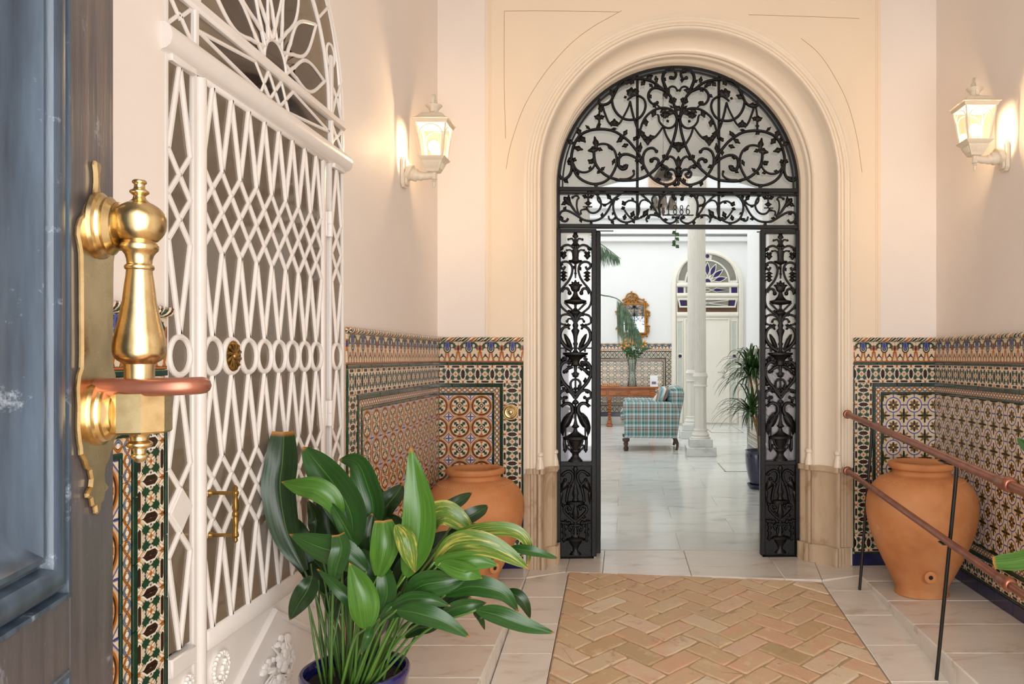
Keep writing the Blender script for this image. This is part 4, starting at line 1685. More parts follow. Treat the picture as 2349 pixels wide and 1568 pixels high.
A([(565, 530), (550, 640), (548, 760), (545, 815)], .006, .007, bulb=False, blobs=[(550, 720, 100, 48, 44), (550, 690, 20, 40, 30), (550, 690, 160, 40, 30), (548, 790, 90, 30, 26)])
A([(700, 480), (720, 560), (770, 640), (850, 695), (940, 705), (1030, 680), (1085, 610), (1105, 530), (1085, 460), (1030, 420), (970, 410), (920, 440), (885, 470)], .0085, .007, 0, bulb=False,
  blobs=[(900, 430, 70, 70, 50), (920, 400, 20, 66, 44), (1000, 400, 110, 44, 34), (880, 430, 200, 24, 20)])
A([(560, 460), (545, 500), (570, 530), (640, 520), (690, 480), (725, 410), (760, 340), (800, 280), (850, 235), (940, 215), (1040, 215), (1140, 230), (1220, 265), (1290, 320), (1360, 370), (1410, 430), (1440, 500), (1465, 580), (1482, 665)], .009, .009, 6, ll=.048,
  blobs=[(1240, 260, 100, 50, 26), (960, 220, 240, 44, 32), (1100, 240, 225, 44, 30), (1430, 470, 200, 30, 36), (1430, 470, 20, 30, 36), (1440, 560, 150, 34, 16)], bulb=False)
A([(1370, 365), (1335, 290), (1310, 210), (1330, 140), (1390, 100), (1450, 115), (1470, 160), (1445, 205), (1405, 195)], .0105, .008, 3, ll=.03)
A([(1385, 375), (1385, 325), (1420, 300), (1460, 310), (1485, 345)], .0075, .006)
A([(1330, 350), (1250, 320), (1185, 330), (1140, 390), (1145, 460), (1190, 510), (1245, 495)], .0095, .007, 3, ll=.032, blobs=[(1190, 310, 140, 34, 24)])
A([(1190, 515), (1240, 520), (1275, 555)], .006, .005)
A([(1490, 1260), (1450, 1170), (1400, 1140), (1365, 1165)], .008, .007)
A([(1475, 1370), (1450, 1310), (1400, 1295), (1350, 1330), (1355, 1375), (1390, 1390), (1415, 1355), (1385, 1340)], .008, .007)
A([(1385, 1300), (1350, 1265), (1310, 1258)], .007, .01)
ce = MB()
cz = lambda y: fpt(0, y)[1]
ce.lathe([(.003, cz(1490)), (.012, cz(1470)), (.01, cz(1440)), (.014, cz(1390)), (.028, cz(1378)), (.014, cz(1360)), (.018, cz(1300)), (.026, cz(1285)), (.012, cz(1260)), (.016, cz(1230)), (.022, cz(1200)), (.012, cz(1160)), (.002, cz(1130))], 12, sy=.7)
ce.build('centre_finial', IRON, g, ang=50)
ce = MB().blob(lobed((0, cz(960)), -PI / 2, .075, .06), 0, .014)
ce.blob(lobed((-.01, cz(1010)), PI * .75, .034, .03), 0, .012).blob(lobed((.01, cz(1010)), PI * .25, .034, .03), 0, .012)
ce.build('garland_bunch', IRON, g)
MB().box((0, -.004, cz(685)), (.034, .03, .018), .004).build('collar', IRON, g)
for x in (510, 1355):
    for s in (-1, 1):
        MB().box((s * fpt(x, 0)[0], 0, fpt(0, 1490)[1]), (.026, .03, .02), .003).build('foot_block', IRON, g)
B_ = lambda pts, *a, **kw: both(g, zpt, pts, *a, **kw)
B_([(270, 560), (230, 610), (170, 605), (125, 560), (115, 500), (150, 440), (220, 420), (300, 440), (390, 490), (470, 540), (560, 590), (680, 605), (800, 585), (900, 520), (970, 430), (1030, 320), (1080, 220), (1150, 160), (1240, 110), (1350, 90),
    (1450, 100), (1560, 120), (1660, 190), (1750, 280), (1800, 350), (1850, 430), (1910, 510), (1980, 590), (2060, 635), (2140, 630), (2200, 590), (2200, 535), (2150, 530)], .0075, .006, 9, ll=.03)
B_([(1130, 180), (1085, 260), (1075, 360), (1100, 470), (1150, 560), (1240, 615), (1330, 625), (1430, 590), (1500, 530), (1535, 450), (1540, 350), (1500, 280), (1430, 240), (1350, 240), (1285, 285)], .007, .006, 3, ll=.024, blobs=[(1290, 330, 120, 40, 30), (1290, 360, 200, 32, 24)])
B_([(1275, 400), (1310, 460), (1360, 520), (1430, 570), (1520, 560), (1580, 530)], .006, .006, 1, ll=.03, blobs=[(1600, 540, 55, 74, 34), (1400, 540, 70, 50, 30), (1270, 590, 80, 44, 26)])
B_([(650, 90), (740, 110), (810, 170), (850, 250), (855, 340), (810, 420), (740, 460), (660, 450), (600, 390)], .0065, .0065)
B_([(1060, 210), (1000, 280), (930, 310), (850, 290), (800, 230), (800, 150), (850, 90), (920, 90), (970, 140)], .006, .005, 0, blobs=[(960, 130, -50, 50, 26), (960, 310, 200, 30, 20)])
B_([(480, 510), (440, 430), (420, 330), (430, 230), (460, 190), (410, 155), (345, 185)], .0055, .006)
B_([(470, 490), (400, 440), (350, 370), (280, 270), (220, 215)], .006, .01, 0, blobs=[(320, 330, 130, 78, 44), (270, 250, 85, 44, 22), (250, 260, 210, 48, 26)])
B_([(625, 95), (625, 200), (625, 340)], .006, .005, 0, blobs=[(625, 330, 90, 34, 44), (620, 190, 160, 42, 24), (630, 190, 20, 42, 24), (625, 130, 90, 20, 20)], bulb=False)
B_([(500, 490), (495, 420), (560, 395)], .006, .005)
B_([(530, 352), (700, 352)], .004, .004, bulb=False)
B_([(1920, 500), (1900, 350), (1915, 230), (1975, 140), (2070, 108), (2150, 130), (2185, 200)], .007, .008, 3, ll=.026)
B_([(1795, 300), (1770, 210), (1820, 140), (1880, 130), (1915, 175)], .006, .006)
B_([(1540, 320), (1570, 250), (1630, 220), (1700, 240)], .006, .005)
B_([(1690, 620), (1670, 560), (1720, 500), (1800, 490), (1900, 510)], .006, .007, 2, ll=.026)
B_([(990, 510), (1005, 570), (1050, 590), (1105, 555)], .006, .006, 1, ll=.03)
for px_ in (680, 1315, 2100):
    for s in (-1, 1):
        for zy in (650, 92):
            x, z = zpt(px_ if zy > 100 else px_ + 30, zy)
            MB().box((s * x, 0, z), (.02, .026, .016), .003).build('foot_block', IRON, g)
# the date, cut digits on a thin rail
dg = MB()
x1_, z1_ = zpt(1975, 490)
dg.box((0, 0, z1_), (-2 * x1_, .012, .007), .001)
zb, zt = zpt(0, 478)[1], zpt(0, 315)[1]
H = zt - zb


def stroke(b, pts, r, closed=False):
    b.tube([V((x, -.002, z)) for x, z in pts], r, 6, closed=closed, sy=1.2)


def ell(cx, cz, a, b_, n=18):
    return [(cx + a * math.cos(2 * PI * i / n), cz + b_ * math.sin(2 * PI * i / n)) for i in range(n)]


zx = [zpt(x, 0)[0] for x in (2070, 2160, 2270)]
gap = zx[2] - zx[1]
d0 = [-1.72 * gap + .004, -.57 * gap, .5 * gap, 1.55 * gap]
stroke(dg, [(d0[0], zb), (d0[0], zt)], .0038)
stroke(dg, [(d0[0] - .011, zb + .002), (d0[0] + .011, zb + .002)], .002)
stroke(dg, [(d0[0], zt), (d0[0] - .011, zt - .012)], .0028)
for x in d0[1:3]:
    stroke(dg, ell(x, zb + H * .27, .0105, H * .25), .0032, True)
    stroke(dg, ell(x, zb + H * .76, .0085, H * .22), .003, True)
stroke(dg, ell(d0[3], zb + H * .29, .0108, H * .27), .0032, True)
stroke(dg, [tuple((p.x, p.z)) for p in cr([V((d0[3] + .009, 0, zt - .006)), V((d0[3] + .002, 0, zt)), V((d0[3] - .007, 0, zt - H * .22)), V((d0[3] - .0106, 0, zb + H * .35))], 5)], .0032)
dg.build('date_numerals', IRON, g, ang=50)

# ---- the two fixed side grilles
PXC = 1320.5


def make_grille(sg, label):
    gr = gate_thing('iron_side_grille', label, 'iron grille')
    X = lambda px: sg * -(px - 1557) / GS if sg > 0 else (px - 1557) / GS
    Z = lambda py: EYE + (820 - py) / GS
    xo, xi = X(1283), X(1363)
    cxm = X(PXC)
    MB().box((xo, 0, (Z(524) + .006) / 2), (.026, .05, Z(524) - .02), .003).build('outer_stile', IRON, gr)
    MB().box((xi, 0, (Z(524) + .006) / 2), (.034, .045, Z(524) - .02), .004).build('inner_stile', IRON, gr)
    wid = abs(xi - xo)
    xm = (xo + xi) / 2
    for zz, h_ in ((Z(530.5), .024), (Z(1062), .03), (Z(1281), .03)):
        MB().box((xm, 0, zz), (wid, .042, h_), .003).build('grille_rail', IRON, gr)
    MB().box((xm, 0, Z(798)), (wid, .02, .01), .002).build('thin_rail', IRON, gr)
    MB().box((xm, .014, (Z(1062) + Z(1281)) / 2), (wid, .008, Z(1062) - Z(1281)), .001).build('base_plate', IRON, gr)
    MB().box((xm, .02, (Z(529) + Z(798)) / 2), (wid - .02, .004, Z(529) - Z(798))).build('pane', GLASS, gr, ang=0)
    MB().box((xm, .02, (Z(798) + Z(1062)) / 2), (wid - .02, .004, Z(798) - Z(1062))).build('pane', LOWER_GLASS, gr, ang=0)

    def P1(cx, cy):
        return (cxm + (cx - 280) / 5.6 / GS, Z(520 + cy / 5.6))

    def P2(cx, cy):
        return (cxm + (cx - 282) / 5.6 / GS, Z(780 + cy / 5.6))

    def P3(cx, cy):
        return (cxm + (cx - 322) / 6.03 / GS, Z(1040 + cy / 6.03))

    def M3(fn, poly, h, y=0.0, name='bird_body'):
        Q = [fn(*p) for p in poly]
        for s in (1, -1):
            MB().blob(Q if s > 0 else [(2 * cxm - x, z) for x, z in Q], y - .002, h).build(name, IRON, gr, ang=60)

    def M2(fn, pts, *a, y=0.0, blobs=(), **kw):
        Q = [fn(*p) for p in pts]
        Bq = [fn(x, yy) + (rad(an), L / 1000, W / 1000) for x, yy, an, L, W in blobs]
        scroll(gr, Q, *a, y=y, blobs=Bq, **kw)
        scroll(gr, [(2 * cxm - x, z) for x, z in Q], *a, y=y, blobs=[(2 * cxm - x, z, PI - an, L, W) for x, z, an, L, W in Bq], **kw)

    def spine(fn, prof, c0, y=0.0, name='candelabrum'):
        pr = [(max(.0015, w / (5.6 if c0 < 300 else 6.03) / GS), fn(c0, cy)[1]) for cy, w in prof]
        MB().lathe(pr[::-1], 16, (cxm, y, 0), sy=.45).build(name, IRON, gr, ang=45)
    spine(P1, [(62, 3), (75, 22), (100, 26), (118, 38), (135, 38), (150, 15), (175, 22), (215, 34), (240, 58), (252, 24), (295, 18)], 280, name='finial')
    spine(P1, [(300, 50), (330, 46), (400, 40), (425, 45), (430, 88), (446, 84), (470, 40), (480, 15), (590, 12), (598, 25), (606, 12), (660, 10)], 280, name='flower_cup')
    spine(P1, [(760, 60), (790, 62), (822, 50), (835, 26), (850, 26), (890, 40), (930, 75), (945, 140), (962, 145), (985, 112), (1000, 20), (1040, 15), (1075, 42), (1090, 70), (1112, 66), (1130, 35), (1150, 25), (1230, 24), (1262, 40), (1300, 28),
               (1330, 55), (1345, 50), (1400, 30), (1480, 22), (1500, 35), (1530, 22), (1600, 20)], 280, name='candelabrum')
    spine(P2, [(30, 22), (120, 15), (150, 40), (160, 162), (186, 158), (196, 130), (250, 62), (290, 50), (312, 60), (326, 50), (335, 25), (400, 18), (440, 45), (470, 35), (480, 12), (600, 12), (625, 38), (640, 14), (760, 12), (790, 42), (810, 42),
               (825, 14), (1020, 14), (1080, 28), (1110, 52), (1130, 20), (1172, 30), (1202, 70), (1225, 110), (1238, 162), (1272, 158), (1282, 60)], 282)
    spine(P2, [(1282, 90), (1340, 70), (1395, 48), (1410, 72), (1432, 66), (1450, 45), (1480, 40), (1500, 55), (1520, 70), (1540, 92), (1556, 92)], 282, name='urn_foot')
    # leafy crown of the cup
    cb = MB()
    for a, L in ((90, .05), (55, .045), (125, .045), (20, .05), (160, .05)):
        cb.blob(lobed(P1(280, 775), rad(a), L, .03), 0, .012)
    cb.build('leaf_crown', IRON, gr, ang=50)
    M2(P1, [(262, 300), (240, 262), (185, 236), (130, 250), (98, 285)], .0055, .008, 0, blobs=[(100, 300, 60, 24, 20), (128, 330, -90, 48, 40), (128, 340, 170, 22, 24), (128, 340, 10, 22, 24)])
    M2(P1, [(245, 330), (215, 300), (170, 305)], .005, .005)
    M2(P1, [(268, 215), (240, 158), (190, 165)], .006, .005)
    M2(P1, [(150, 510), (128, 545), (96, 525), (88, 490), (115, 458), (165, 450), (212, 472), (240, 530), (232, 610), (196, 690), (140, 760), (95, 820), (76, 900), (82, 980), (112, 1040), (170, 1090), (230, 1130), (272, 1200)], .0075, .0065, 4, ll=.028, bulb=False)
    M2(P1, [(130, 550), (130, 620), (130, 690)], .004, .004, 0, blobs=[(130, 570, -90, 26, 44), (130, 610, -90, 26, 44), (130, 650, -90, 30, 40)], bulb=False)
    M2(P1, [(108, 840), (140, 795), (185, 800), (205, 850)], .007, .009)
    M2(P1, [(140, 970), (180, 1010), (230, 1060), (265, 1090)], .0065, .006)
    M2(P1, [(272, 1210), (230, 1150), (170, 1125), (105, 1142), (82, 1190), (92, 1240), (150, 1262)], .0075, .006)
    M2(P1, [(272, 1240), (240, 1190), (195, 1182), (172, 1215)], .006, .006)
    M2(P1, [(205, 1290), (150, 1285), (105, 1325), (85, 1400), (105, 1470), (160, 1540), (235, 1590)], .0075, .013, 0, blobs=[(160, 1270, 10, 34, 24), (180, 1300, -20, 22, 16)], bulb=False)
    M3(P1, [(128, 1372), (160, 1380), (205, 1440), (235, 1510), (248, 1580), (205, 1562), (165, 1505), (140, 1435)], .014, name='bird_wing')
    M2(P2, [(160, 80), (160, 150)], .006, .006, bulb=False)
    M2(P2, [(145, 200), (170, 238), (140, 245)], .007, .006)
    M2(P2, [(280, 742), (200, 622), (130, 540), (88, 450), (85, 370), (112, 305), (155, 278), (200, 290)], .011, .009, 6, ll=.04, side=1)
    M2(P2, [(245, 335), (195, 360), (140, 405)], .012, .008, 2, ll=.024)
    M2(P2, [(240, 420), (260, 455), (280, 465)], .007, .005)
    M2(P2, [(280, 702), (228, 620), (220, 550), (245, 512), (280, 500)], .0085, .006, bulb=False)
    M2(P2, [(272, 722), (200, 652), (140, 642), (92, 672), (86, 730), (130, 752), (165, 735)], .009, .007, 2, ll=.028)
    M2(P2, [(105, 856), (150, 815), (200, 812), (240, 850), (246, 915), (215, 965)], .008, .014, 0, blobs=[(150, 830, 190, 36, 20), (140, 760, -110, 30, 18)], bulb=False)
    M3(P2, [(225, 922), (180, 935), (130, 985), (100, 1050), (84, 1120), (94, 1182), (126, 1238), (122, 1165), (150, 1132), (192, 1110), (226, 1060), (252, 990), (255, 940)], .018)
    M3(P2, [(190, 950), (150, 985), (118, 1040), (104, 1100), (120, 1110), (160, 1070), (195, 1010), (208, 965)], .024, name='bird_wing')
    M2(P2, [(155, 1120), (155, 1240)], .006, .005, bulb=False)
    M2(P2, [(150, 1240), (142, 1310), (150, 1390)], .008, .011, 0, blobs=[(150, 1370, -90, 38, 24)], bulb=False)
    M2(P2, [(188, 1280), (212, 1345), (255, 1400)], .008, .007, bulb=False)
    M2(P2, [(230, 1280), (248, 1330), (270, 1385)], .006, .005, bulb=False)
    M2(P2, [(185, 1340), (180, 1380), (225, 1410)], .006, .006)
    yb = .004
    spine(P3, [(165, 8), (185, 22), (220, 40), (240, 25), (300, 15), (400, 10), (545, 45), (560, 44), (600, 30), (645, 44), (658, 132), (692, 128), (700, 20)], 322, yb, 'relief_stem')
    spine(P3, [(700, 14), (830, 50), (860, 40), (940, 25), (1100, 22), (1150, 60), (1160, 112), (1192, 142), (1202, 90), (1230, 80), (1280, 45), (1330, 30), (1370, 72), (1392, 82)], 322, yb, 'relief_urn')
    M2(P3, [(128, 300), (180, 258), (240, 240), (285, 285), (282, 360), (250, 418), (205, 402), (180, 362)], .009, .008, 0, y=yb, blobs=[(180, 285, 195, 34, 20)])
    M3(P3, [(205, 350), (150, 368), (118, 425), (106, 500), (122, 545), (152, 505), (200, 470), (246, 415)], .014, yb, 'bird_wing')
    M3(P3, [(106, 500), (100, 580), (128, 705), (142, 620), (152, 540)], .009, yb, 'bird_tail')
    M2(P3, [(200, 660), (212, 560), (240, 440)], .008, .01, y=yb)
    M2(P3, [(318, 932), (232, 860), (166, 780), (182, 722), (228, 716), (252, 760)], .009, .007, 3, y=yb, ll=.03)
    M2(P3, [(112, 935), (165, 945), (232, 955)], .009, .009, 3, y=yb, ll=.024)
    M2(P3, [(165, 960), (165, 1080), (165, 1200)], .007, .006, 5, y=yb, ll=.02)
    M2(P3, [(318, 985), (262, 985), (232, 1020), (250, 1052)], .008, .007, y=yb)
    M2(P3, [(300, 1150), (275, 1080), (300, 1010)], .007, .006, y=yb)
    return gr


make_grille(-1, 'black iron side grille with urns and birds, left of the gate opening')
rg_ = make_grille(1, 'black iron side grille with urns and birds, right of the gate opening')
# ---- opened leaves, seen edge on
for sg, nm in ((-1, 'left'), (1, 'right')):
    xh = (1368 - 1557) / GS if sg < 0 else (1748 - 1557) / GS + .012
    lf_ = gate_thing('iron_gate_leaf', 'black iron gate leaf swung open into the courtyard, seen edge on at the %s' % nm, 'gate leaf')
    c = V(bw(GU + xh + .012, .285))
    lf_.location = c
    lf_.rotation_euler = (0, 0, rad(91.5) if sg < 0 else rad(81))
    Hh = EYE + (820 - 529) / GS
    for x in (.02, .53):
        MB().box((x, 0, Hh / 2 + .01), (.04, .036, Hh - .02), .004).build('leaf_stile', IRON, lf_)
    for zz in (.035, .66, 1.4, Hh - .02):
        MB().box((.275, 0, zz), (.5, .03, .03), .003).build('leaf_rail', IRON, lf_)
    MB().box((.275, 0, .35), (.5, .008, .6)).build('base_plate', IRON, lf_)
    for zz in (.9, 1.18, 1.65, 1.95):
        for k in (-1, 1):
            scroll(lf_, [(.275 + k * .0, zz - .1), (.275 + k * .12, zz - .08), (.275 + k * .17, zz), (.275 + k * .1, zz + .07), (.275 + k * .05, zz + .01)], .008, .007, 2)
    if sg > 0:
        MB().box((-.0, .012, EYE + (820 - 948) / GS), (.05, .05, .31), .004).build('lock_case', IRON, lf_)
    MB().box((.0, -.03, EYE + (820 - 528) / GS + .0), (.012, .15, .006)).build('stay', IRON, lf_)

# ================================================================ wall lanterns
def lantern(label, loc, rz_):
    t = thing('wall_lantern', label, 'wall lantern', loc, rz_, 'pair of ivory wall lanterns')
    c = .17                     # the lantern's axis in front of the wall (local -y)
    ax = (0, -c, 0)
    oct_ = [(-.042, -.072), (-.024, -.09), (.024, -.09), (.042, -.072), (.042, .052), (.024, .07), (-.024, .07), (-.042, .052)]
    MB().prism(oct_, -.022, -.001, .004).prism(inset(oct_, .012), -.034, -.02, .004).build('back_plate', LAMP_PAINT, t)
    arm = MB()
    arm.tube(cr([(0, -.03, -.005), (0, -.07, -.022), (0, -.12, -.028), (0, -.17, -.02)], 6), [.046, .034, .025, .02, .018, .017], 14)
    arm.build('arm', LAMP_PAINT, t, ang=50)
    z = lambda cy: (1090 - cy) * .000445 - .0
    MB().lathe([(.002, z(1290)), (.007, z(1275)), (.009, z(1245)), (.006, z(1222)), (.012, z(1212)), (.008, z(1200)), (.017, z(1190)), (.014, z(1175)), (.012, z(1140)), (.016, z(1105)), (.018, z(1088))], 18, ax).build('drop_finial', LAMP_PAINT, t, ang=50)

    def frus(b, prof, n=4):
        """square rings (half width, z)"""
        vs, fs = [], []
        for w, zz in prof:
            vs += [(-w, -c - w, zz), (w, -c - w, zz), (w, -c + w, zz), (-w, -c + w, zz)]
        for i in range(len(prof) - 1):
            for k in range(4):
                fs.append((i * 4 + k, i * 4 + (k + 1) % 4, i * 4 + 4 + (k + 1) % 4, i * 4 + 4 + k))
        fs += [(3, 2, 1, 0), tuple(len(prof) * 4 - 4 + k for k in range(4))]
        return b.add(vs, fs)
    bb = frus(MB(), [(.024, z(1112)), (.03, z(1105)), (.05, z(1010)), (.052, z(985)), (.058, z(975)), (.07, z(950)), (.072, z(940)), (.06, z(938))])
    for q in range(4):
        Rq = Matrix.Rotation(q * PI / 2, 3, 'Z')
        for k in range(10):
            xx = -.036 + .008 * k
            bb.tube([Rq @ V((xx, -.0505, z(1005))) + V(ax), Rq @ V((xx * .75, -.0385, z(1070))) + V(ax)], .0024, 5)
    bb.build('tray', LAMP_PAINT, t, ang=30)
    wt, wb_ = .078, .058
    zt_, zb2 = z(560), z(938)
    fr_ = MB()
    for sx in (-1, 1):
        for sy in (-1, 1):
            fr_.tube([(sx * wb_, -c + sy * wb_, zb2), (sx * wt, -c + sy * wt, zt_)], .0048, 4)
    fr_.build('corner_post', LAMP_PAINT, t)
    for q in range(4):
        R = Matrix.Rotation(q * PI / 2, 3, 'Z')
        f = lambda x, s: R @ V((x * (wb_ + (wt - wb_) * s), -(wb_ + (wt - wb_) * s), 0)) + V((0, -c, zb2 + (zt_ - zb2) * s))
        am = MB()
        pts = [f(-.86, .0)] + [f(.86 * math.cos(PI - PI * i / 14), .62 + .34 * math.sin(PI * i / 14)) for i in range(15)] + [f(.86, .0)]
        am.tube(pts, .003, 5)
        am.build('window_arch', LAMP_PAINT, t)
        MB().add([f(-.95, 0), f(.95, 0), f(.95, 1), f(-.95, 1)], [(0, 1, 2, 3)]).build('pane', LAMP_GLASS, t, ang=0)
    rf = frus(MB(), [(.07, z(562)), (.084, z(558)), (.088, z(545)), (.092, z(520)), (.1, z(510)), (.094, z(503)), (.082, z(490)), (.072, z(470)), (.062, z(440)), (.05, z(422)), (.036, z(412)), (.026, z(408))])
    rf.build('roof', LAMP_PAINT, t, ang=25)
    cp = MB().lathe([(.027, z(412)), (.024, z(395)), (.023, z(370)), (.03, z(345)), (.042, z(318)), (.045, z(306)), (.04, z(304)), (.028, z(330)), (.012, z(335)), (.008, z(300)), (.014, z(292)), (.02, z(272)), (.014, z(250)), (.002, z(244))], 22, ax)
    cp.build('chimney_cup', LAMP_PAINT, t, ang=50)
    hp = []
    for i in range(17):
        a = PI * i / 16
        hp.append((.034 * math.cos(a), -c, z(290) + (z(175) - z(290)) * math.sin(a)))
    hp = [(.034, -c, z(395))] + hp + [(-.034, -c, z(395))]
    hb = MB()
    vs, fs = [], []
    for x, y, zz in hp:
        nx = 1 if x > 0 else -1
        vs += [(x, y - .008, zz), (x, y + .008, zz), (x * .94, y + .008, zz - .001), (x * .94, y - .008, zz - .001)]
    for i in range(len(hp) - 1):
        for k in range(4):
            fs.append((i * 4 + k, i * 4 + (k + 1) % 4, i * 4 + 4 + (k + 1) % 4, i * 4 + 4 + k))
    hb.add(vs, fs).build('hanging_strap', LAMP_PAINT, t, ang=40)
    MB().lathe([(.014, z(936)), (.014, z(880)), (.012, z(870))], 14, ax).build('socket', LAMP_PAINT, t)
    MB().ball((0, -c, z(800)), .03, 16, 10, (1, 1, 1.1)).build('bulb', BULB, t)
    l = bpy.data.lights.new('lantern_light', 'POINT')
    l.energy = 105
    l.color = (1.0, .69, .39)
    l.shadow_soft_size = .032
    lo = put('lantern_light', l, t, (0, -c, z(800)))
    return t


lantern('ivory wall lantern, lit, on the left wall past the lattice door', (XL, 4.3, 2.335), PI / 2)
lantern('ivory wall lantern, lit, on the right wall above the tiled dado', (XR, 4.27, 2.415), -PI / 2)

# ================================================================ terracotta jars
def jar(label, loc, prof, rz_, spout_z, spout_r):
    t = thing('terracotta_jar', label, 'jar', loc, rz_, 'terracotta jars in the corners')
    MB().lathe(prof, 56).build('jar_body', TERRA, t, ang=50)
    sx = spout_r
    spo = MB().lathe([(.05, .02), (.036, .0), (.03, -.022), (.033, -.032), (.026, -.036), (.012, -.034), (.01, -.0)], 24, (0, -sx, spout_z), 'y').build('spout', TERRA, t, ang=50)
    MB().ball((0, -sx - .034, spout_z), .0105, 10, 6, (1, .15, 1)).build('spout_hole_shade', SOIL, spo)  # flat dark disc paints the shade inside the spout's mouth
    # band of finger marks under the neck
    b = MB()
    R = max(r for r, z in prof)
    zz = [p for p in prof if p[1] > .5 * prof[-1][1]]
    rr_, hh = BANDS[len(prof)]
    for k in range(72):
        a = 2 * PI * k / 72
        b.ball((rr_ * math.cos(a), rr_ * math.sin(a), hh), .006, 5, 3, (1, 1, .8))
    b.build('thumb_band', TERRA, t)
    return t


def jprof(pts, s):
    P = cr([V((x, 0, z)) for x, z in pts], 4)
    return [(max(.002, p.x * s), p.z * s) for p in P]


JR = [(.002, 0), (.138, 0), (.143, .012), (.148, .05), (.172, .10), (.225, .21), (.275, .33), (.302, .44), (.302, .53), (.278, .60), (.235, .645), (.192, .668), (.164, .678), (.158, .69), (.162, .705), (.178, .713), (.183, .728), (.18, .742), (.166, .748), (.148, .742), (.14, .72), (.15, .68), (.2, .62), (.25, .5), (.2, .2), (.05, .05), (.002, .045)]
PR_ = jprof(JR, 1.0)
BANDS = {len(PR_): (.232, .648)}
jar('large terracotta jar with a spout and scratch marks, on the right platform behind the handrail', (1.70, 4.6, .001), PR_, rad(-8), .145, .193)
PR2 = [(r * .95, z * .915) for r, z in PR_] + [(.002, .04)]
BANDS[len(PR2)] = (.2205, .593)
jar('terracotta jar half hidden behind the aspidistra, in the left corner', (-.882, 4.81, .001), PR2, rad(42), .125, .178)

# ================================================================ door bell push
bp = thing('bell_push', 'round polished brass bell push on the tiles left of the arch', 'bell push', (0, 0, 0))
bx, bz_ = .54 - .071 - .005, EYE + (820 - 944) / 359
bp.location = bw(bx, -.0155, bz_)
bp.rotation_euler = (0, 0, TILT)
MB().lathe([(.05, .0), (.052, -.003), (.049, -.006), (.042, -.006), (.04, -.011), (.036, -.013), (.033, -.009), (.028, -.008), (.024, -.011), (.0235, -.013)], 36, (0, 0, 0), 'y').build('bell_plate', BRASS, bp, ang=35)
MB().lathe([(.016, -.008), (.016, -.013), (.013, -.016), (.006, -.0175), (.002, -.018)], 24, (0, 0, 0), 'y').build('bell_button', BRASS, bp, ang=50)

# ================================================================ handrail
hr = thing('handrail', 'copper two-bar handrail on black posts beside the right platform', 'handrail', (1.4, 4.7, 0))
HRO = V((1.4, 4.7, 0))
Ltop = lambda y: V((1.4, y, .9865 - (5.03 - y) * .0517)) - HRO
Lbot = lambda y: V((1.4, y, .633 - (5.03 - y) * .0556)) - HRO
for fn, rr_ in ((Ltop, .0185), (Lbot, .0165)):
    MB().tube([fn(5.03), fn(2.0)], rr_, 16).build('rail', COPPER, hr, ang=60)
    e = fn(5.035)
    MB().lathe([(.01, -.012), (.024, -.01), (.028, -.002), (.028, .006), (.02, .014), (.002, .016)], 18, e, 'y').build('end_cap', COPPER, hr, ang=50)
    c_ = fn(2.96)
    MB().lathe([(rr_, -.05), (rr_ + .008, -.045), (rr_ + .011, -.03), (rr_ + .006, -.018), (rr_ + .008, 0), (rr_ + .006, .02), (rr_ + .003, .05), (rr_, .055)], 20, c_, 'y').build('joint_collar', COPPER, hr, ang=50)
for yb_, yt_ in ((4.735, 4.72), (3.64, 3.52)):
    top = Ltop(yt_)
    foot = V((1.387 if yb_ > 4 else 1.413, yb_, rz(yb_))) - HRO
    kx = .055
    up = V((top.x + kx, top.y, top.z - .06))
    po_ = MB().tube(cr([foot, foot.lerp(up, .5), foot.lerp(up, .94), V((up.x - .004, up.y, up.z + .022)), V((top.x + .03, top.y, top.z - .03)), V((top.x, top.y, top.z - .022))], 5), .0085, 10).build('post', STEEL, hr, ang=60)
    MB().box((top.x, top.y, top.z - .021), (.03, .07, .006), .001).build('saddle', STEEL, po_)
    zb3 = Lbot(yt_)
    MB().box((zb3.x + .02, zb3.y, zb3.z - .02), (.06, .012, .012), .001).box((zb3.x, zb3.y, zb3.z - .018), (.03, .06, .006), .001).build('bracket', STEEL, hr)
# ================================================================ aspidistras
def blade(spine, W, m, parent, roll=0.0, fold=.18, name='leaf', stem=None, blunt=False, org=V((0, 0, 0))):
    """one leaf: spine points from foot to tip, W its width; its face turned to the room's front"""
    P = cr(spine, 7)
    n = len(P)
    b = MB()
    b.uv = []
    vs, uv = [], []
    for i, p in enumerate(P):
        t = i / (n - 1)
        T = (P[min(i + 1, n - 1)] - P[max(i - 1, 0)]).normalized()
        view = (V((0, 0, EYE)) - p).normalized()
        S = T.cross(view)
        if S.length < 1e-3:
            S = V((1, 0, 0))
        S.normalize()
        N = S.cross(T).normalized()
        S2 = S * math.cos(roll) + N * math.sin(roll)
        N2 = N * math.cos(roll) - S * math.sin(roll)
        w = W / 2 * (math.sin(PI * min(1, .04 + .96 * t ** .85)) ** .8 if not blunt else math.sin(PI * min(1, .04 + .80 * t)) ** .7)
        w = max(w, .0012)
        for j in range(7):
            s = (j - 3) / 3
            wave = .05 * W * math.sin(t * 9 + s * 2 + roll * 5) * abs(s)
            q = p + S2 * (s * w) + N2 * (abs(s) * w * fold * 2 - fold * w + wave)
            vs.append(q)
            uv.append((.5 + s * .5, t))
    fs = []
    for i in range(n - 1):
        for j in range(6):
            a = i * 7 + j
            fs.append((a, a + 1, a + 8, a + 7))
    b.add([v - org for v in vs], fs)
    b.uv = list(uv)
    if stem:
        st = cr(stem + [P[0]], 6)
        k = len(b.v)
        b.tube([q - org for q in st], [.0048, .0036], 6)
        b.uv += [(.5, 0.0)] * (len(b.v) - k)
    return b.build(name, m, parent, ang=180)


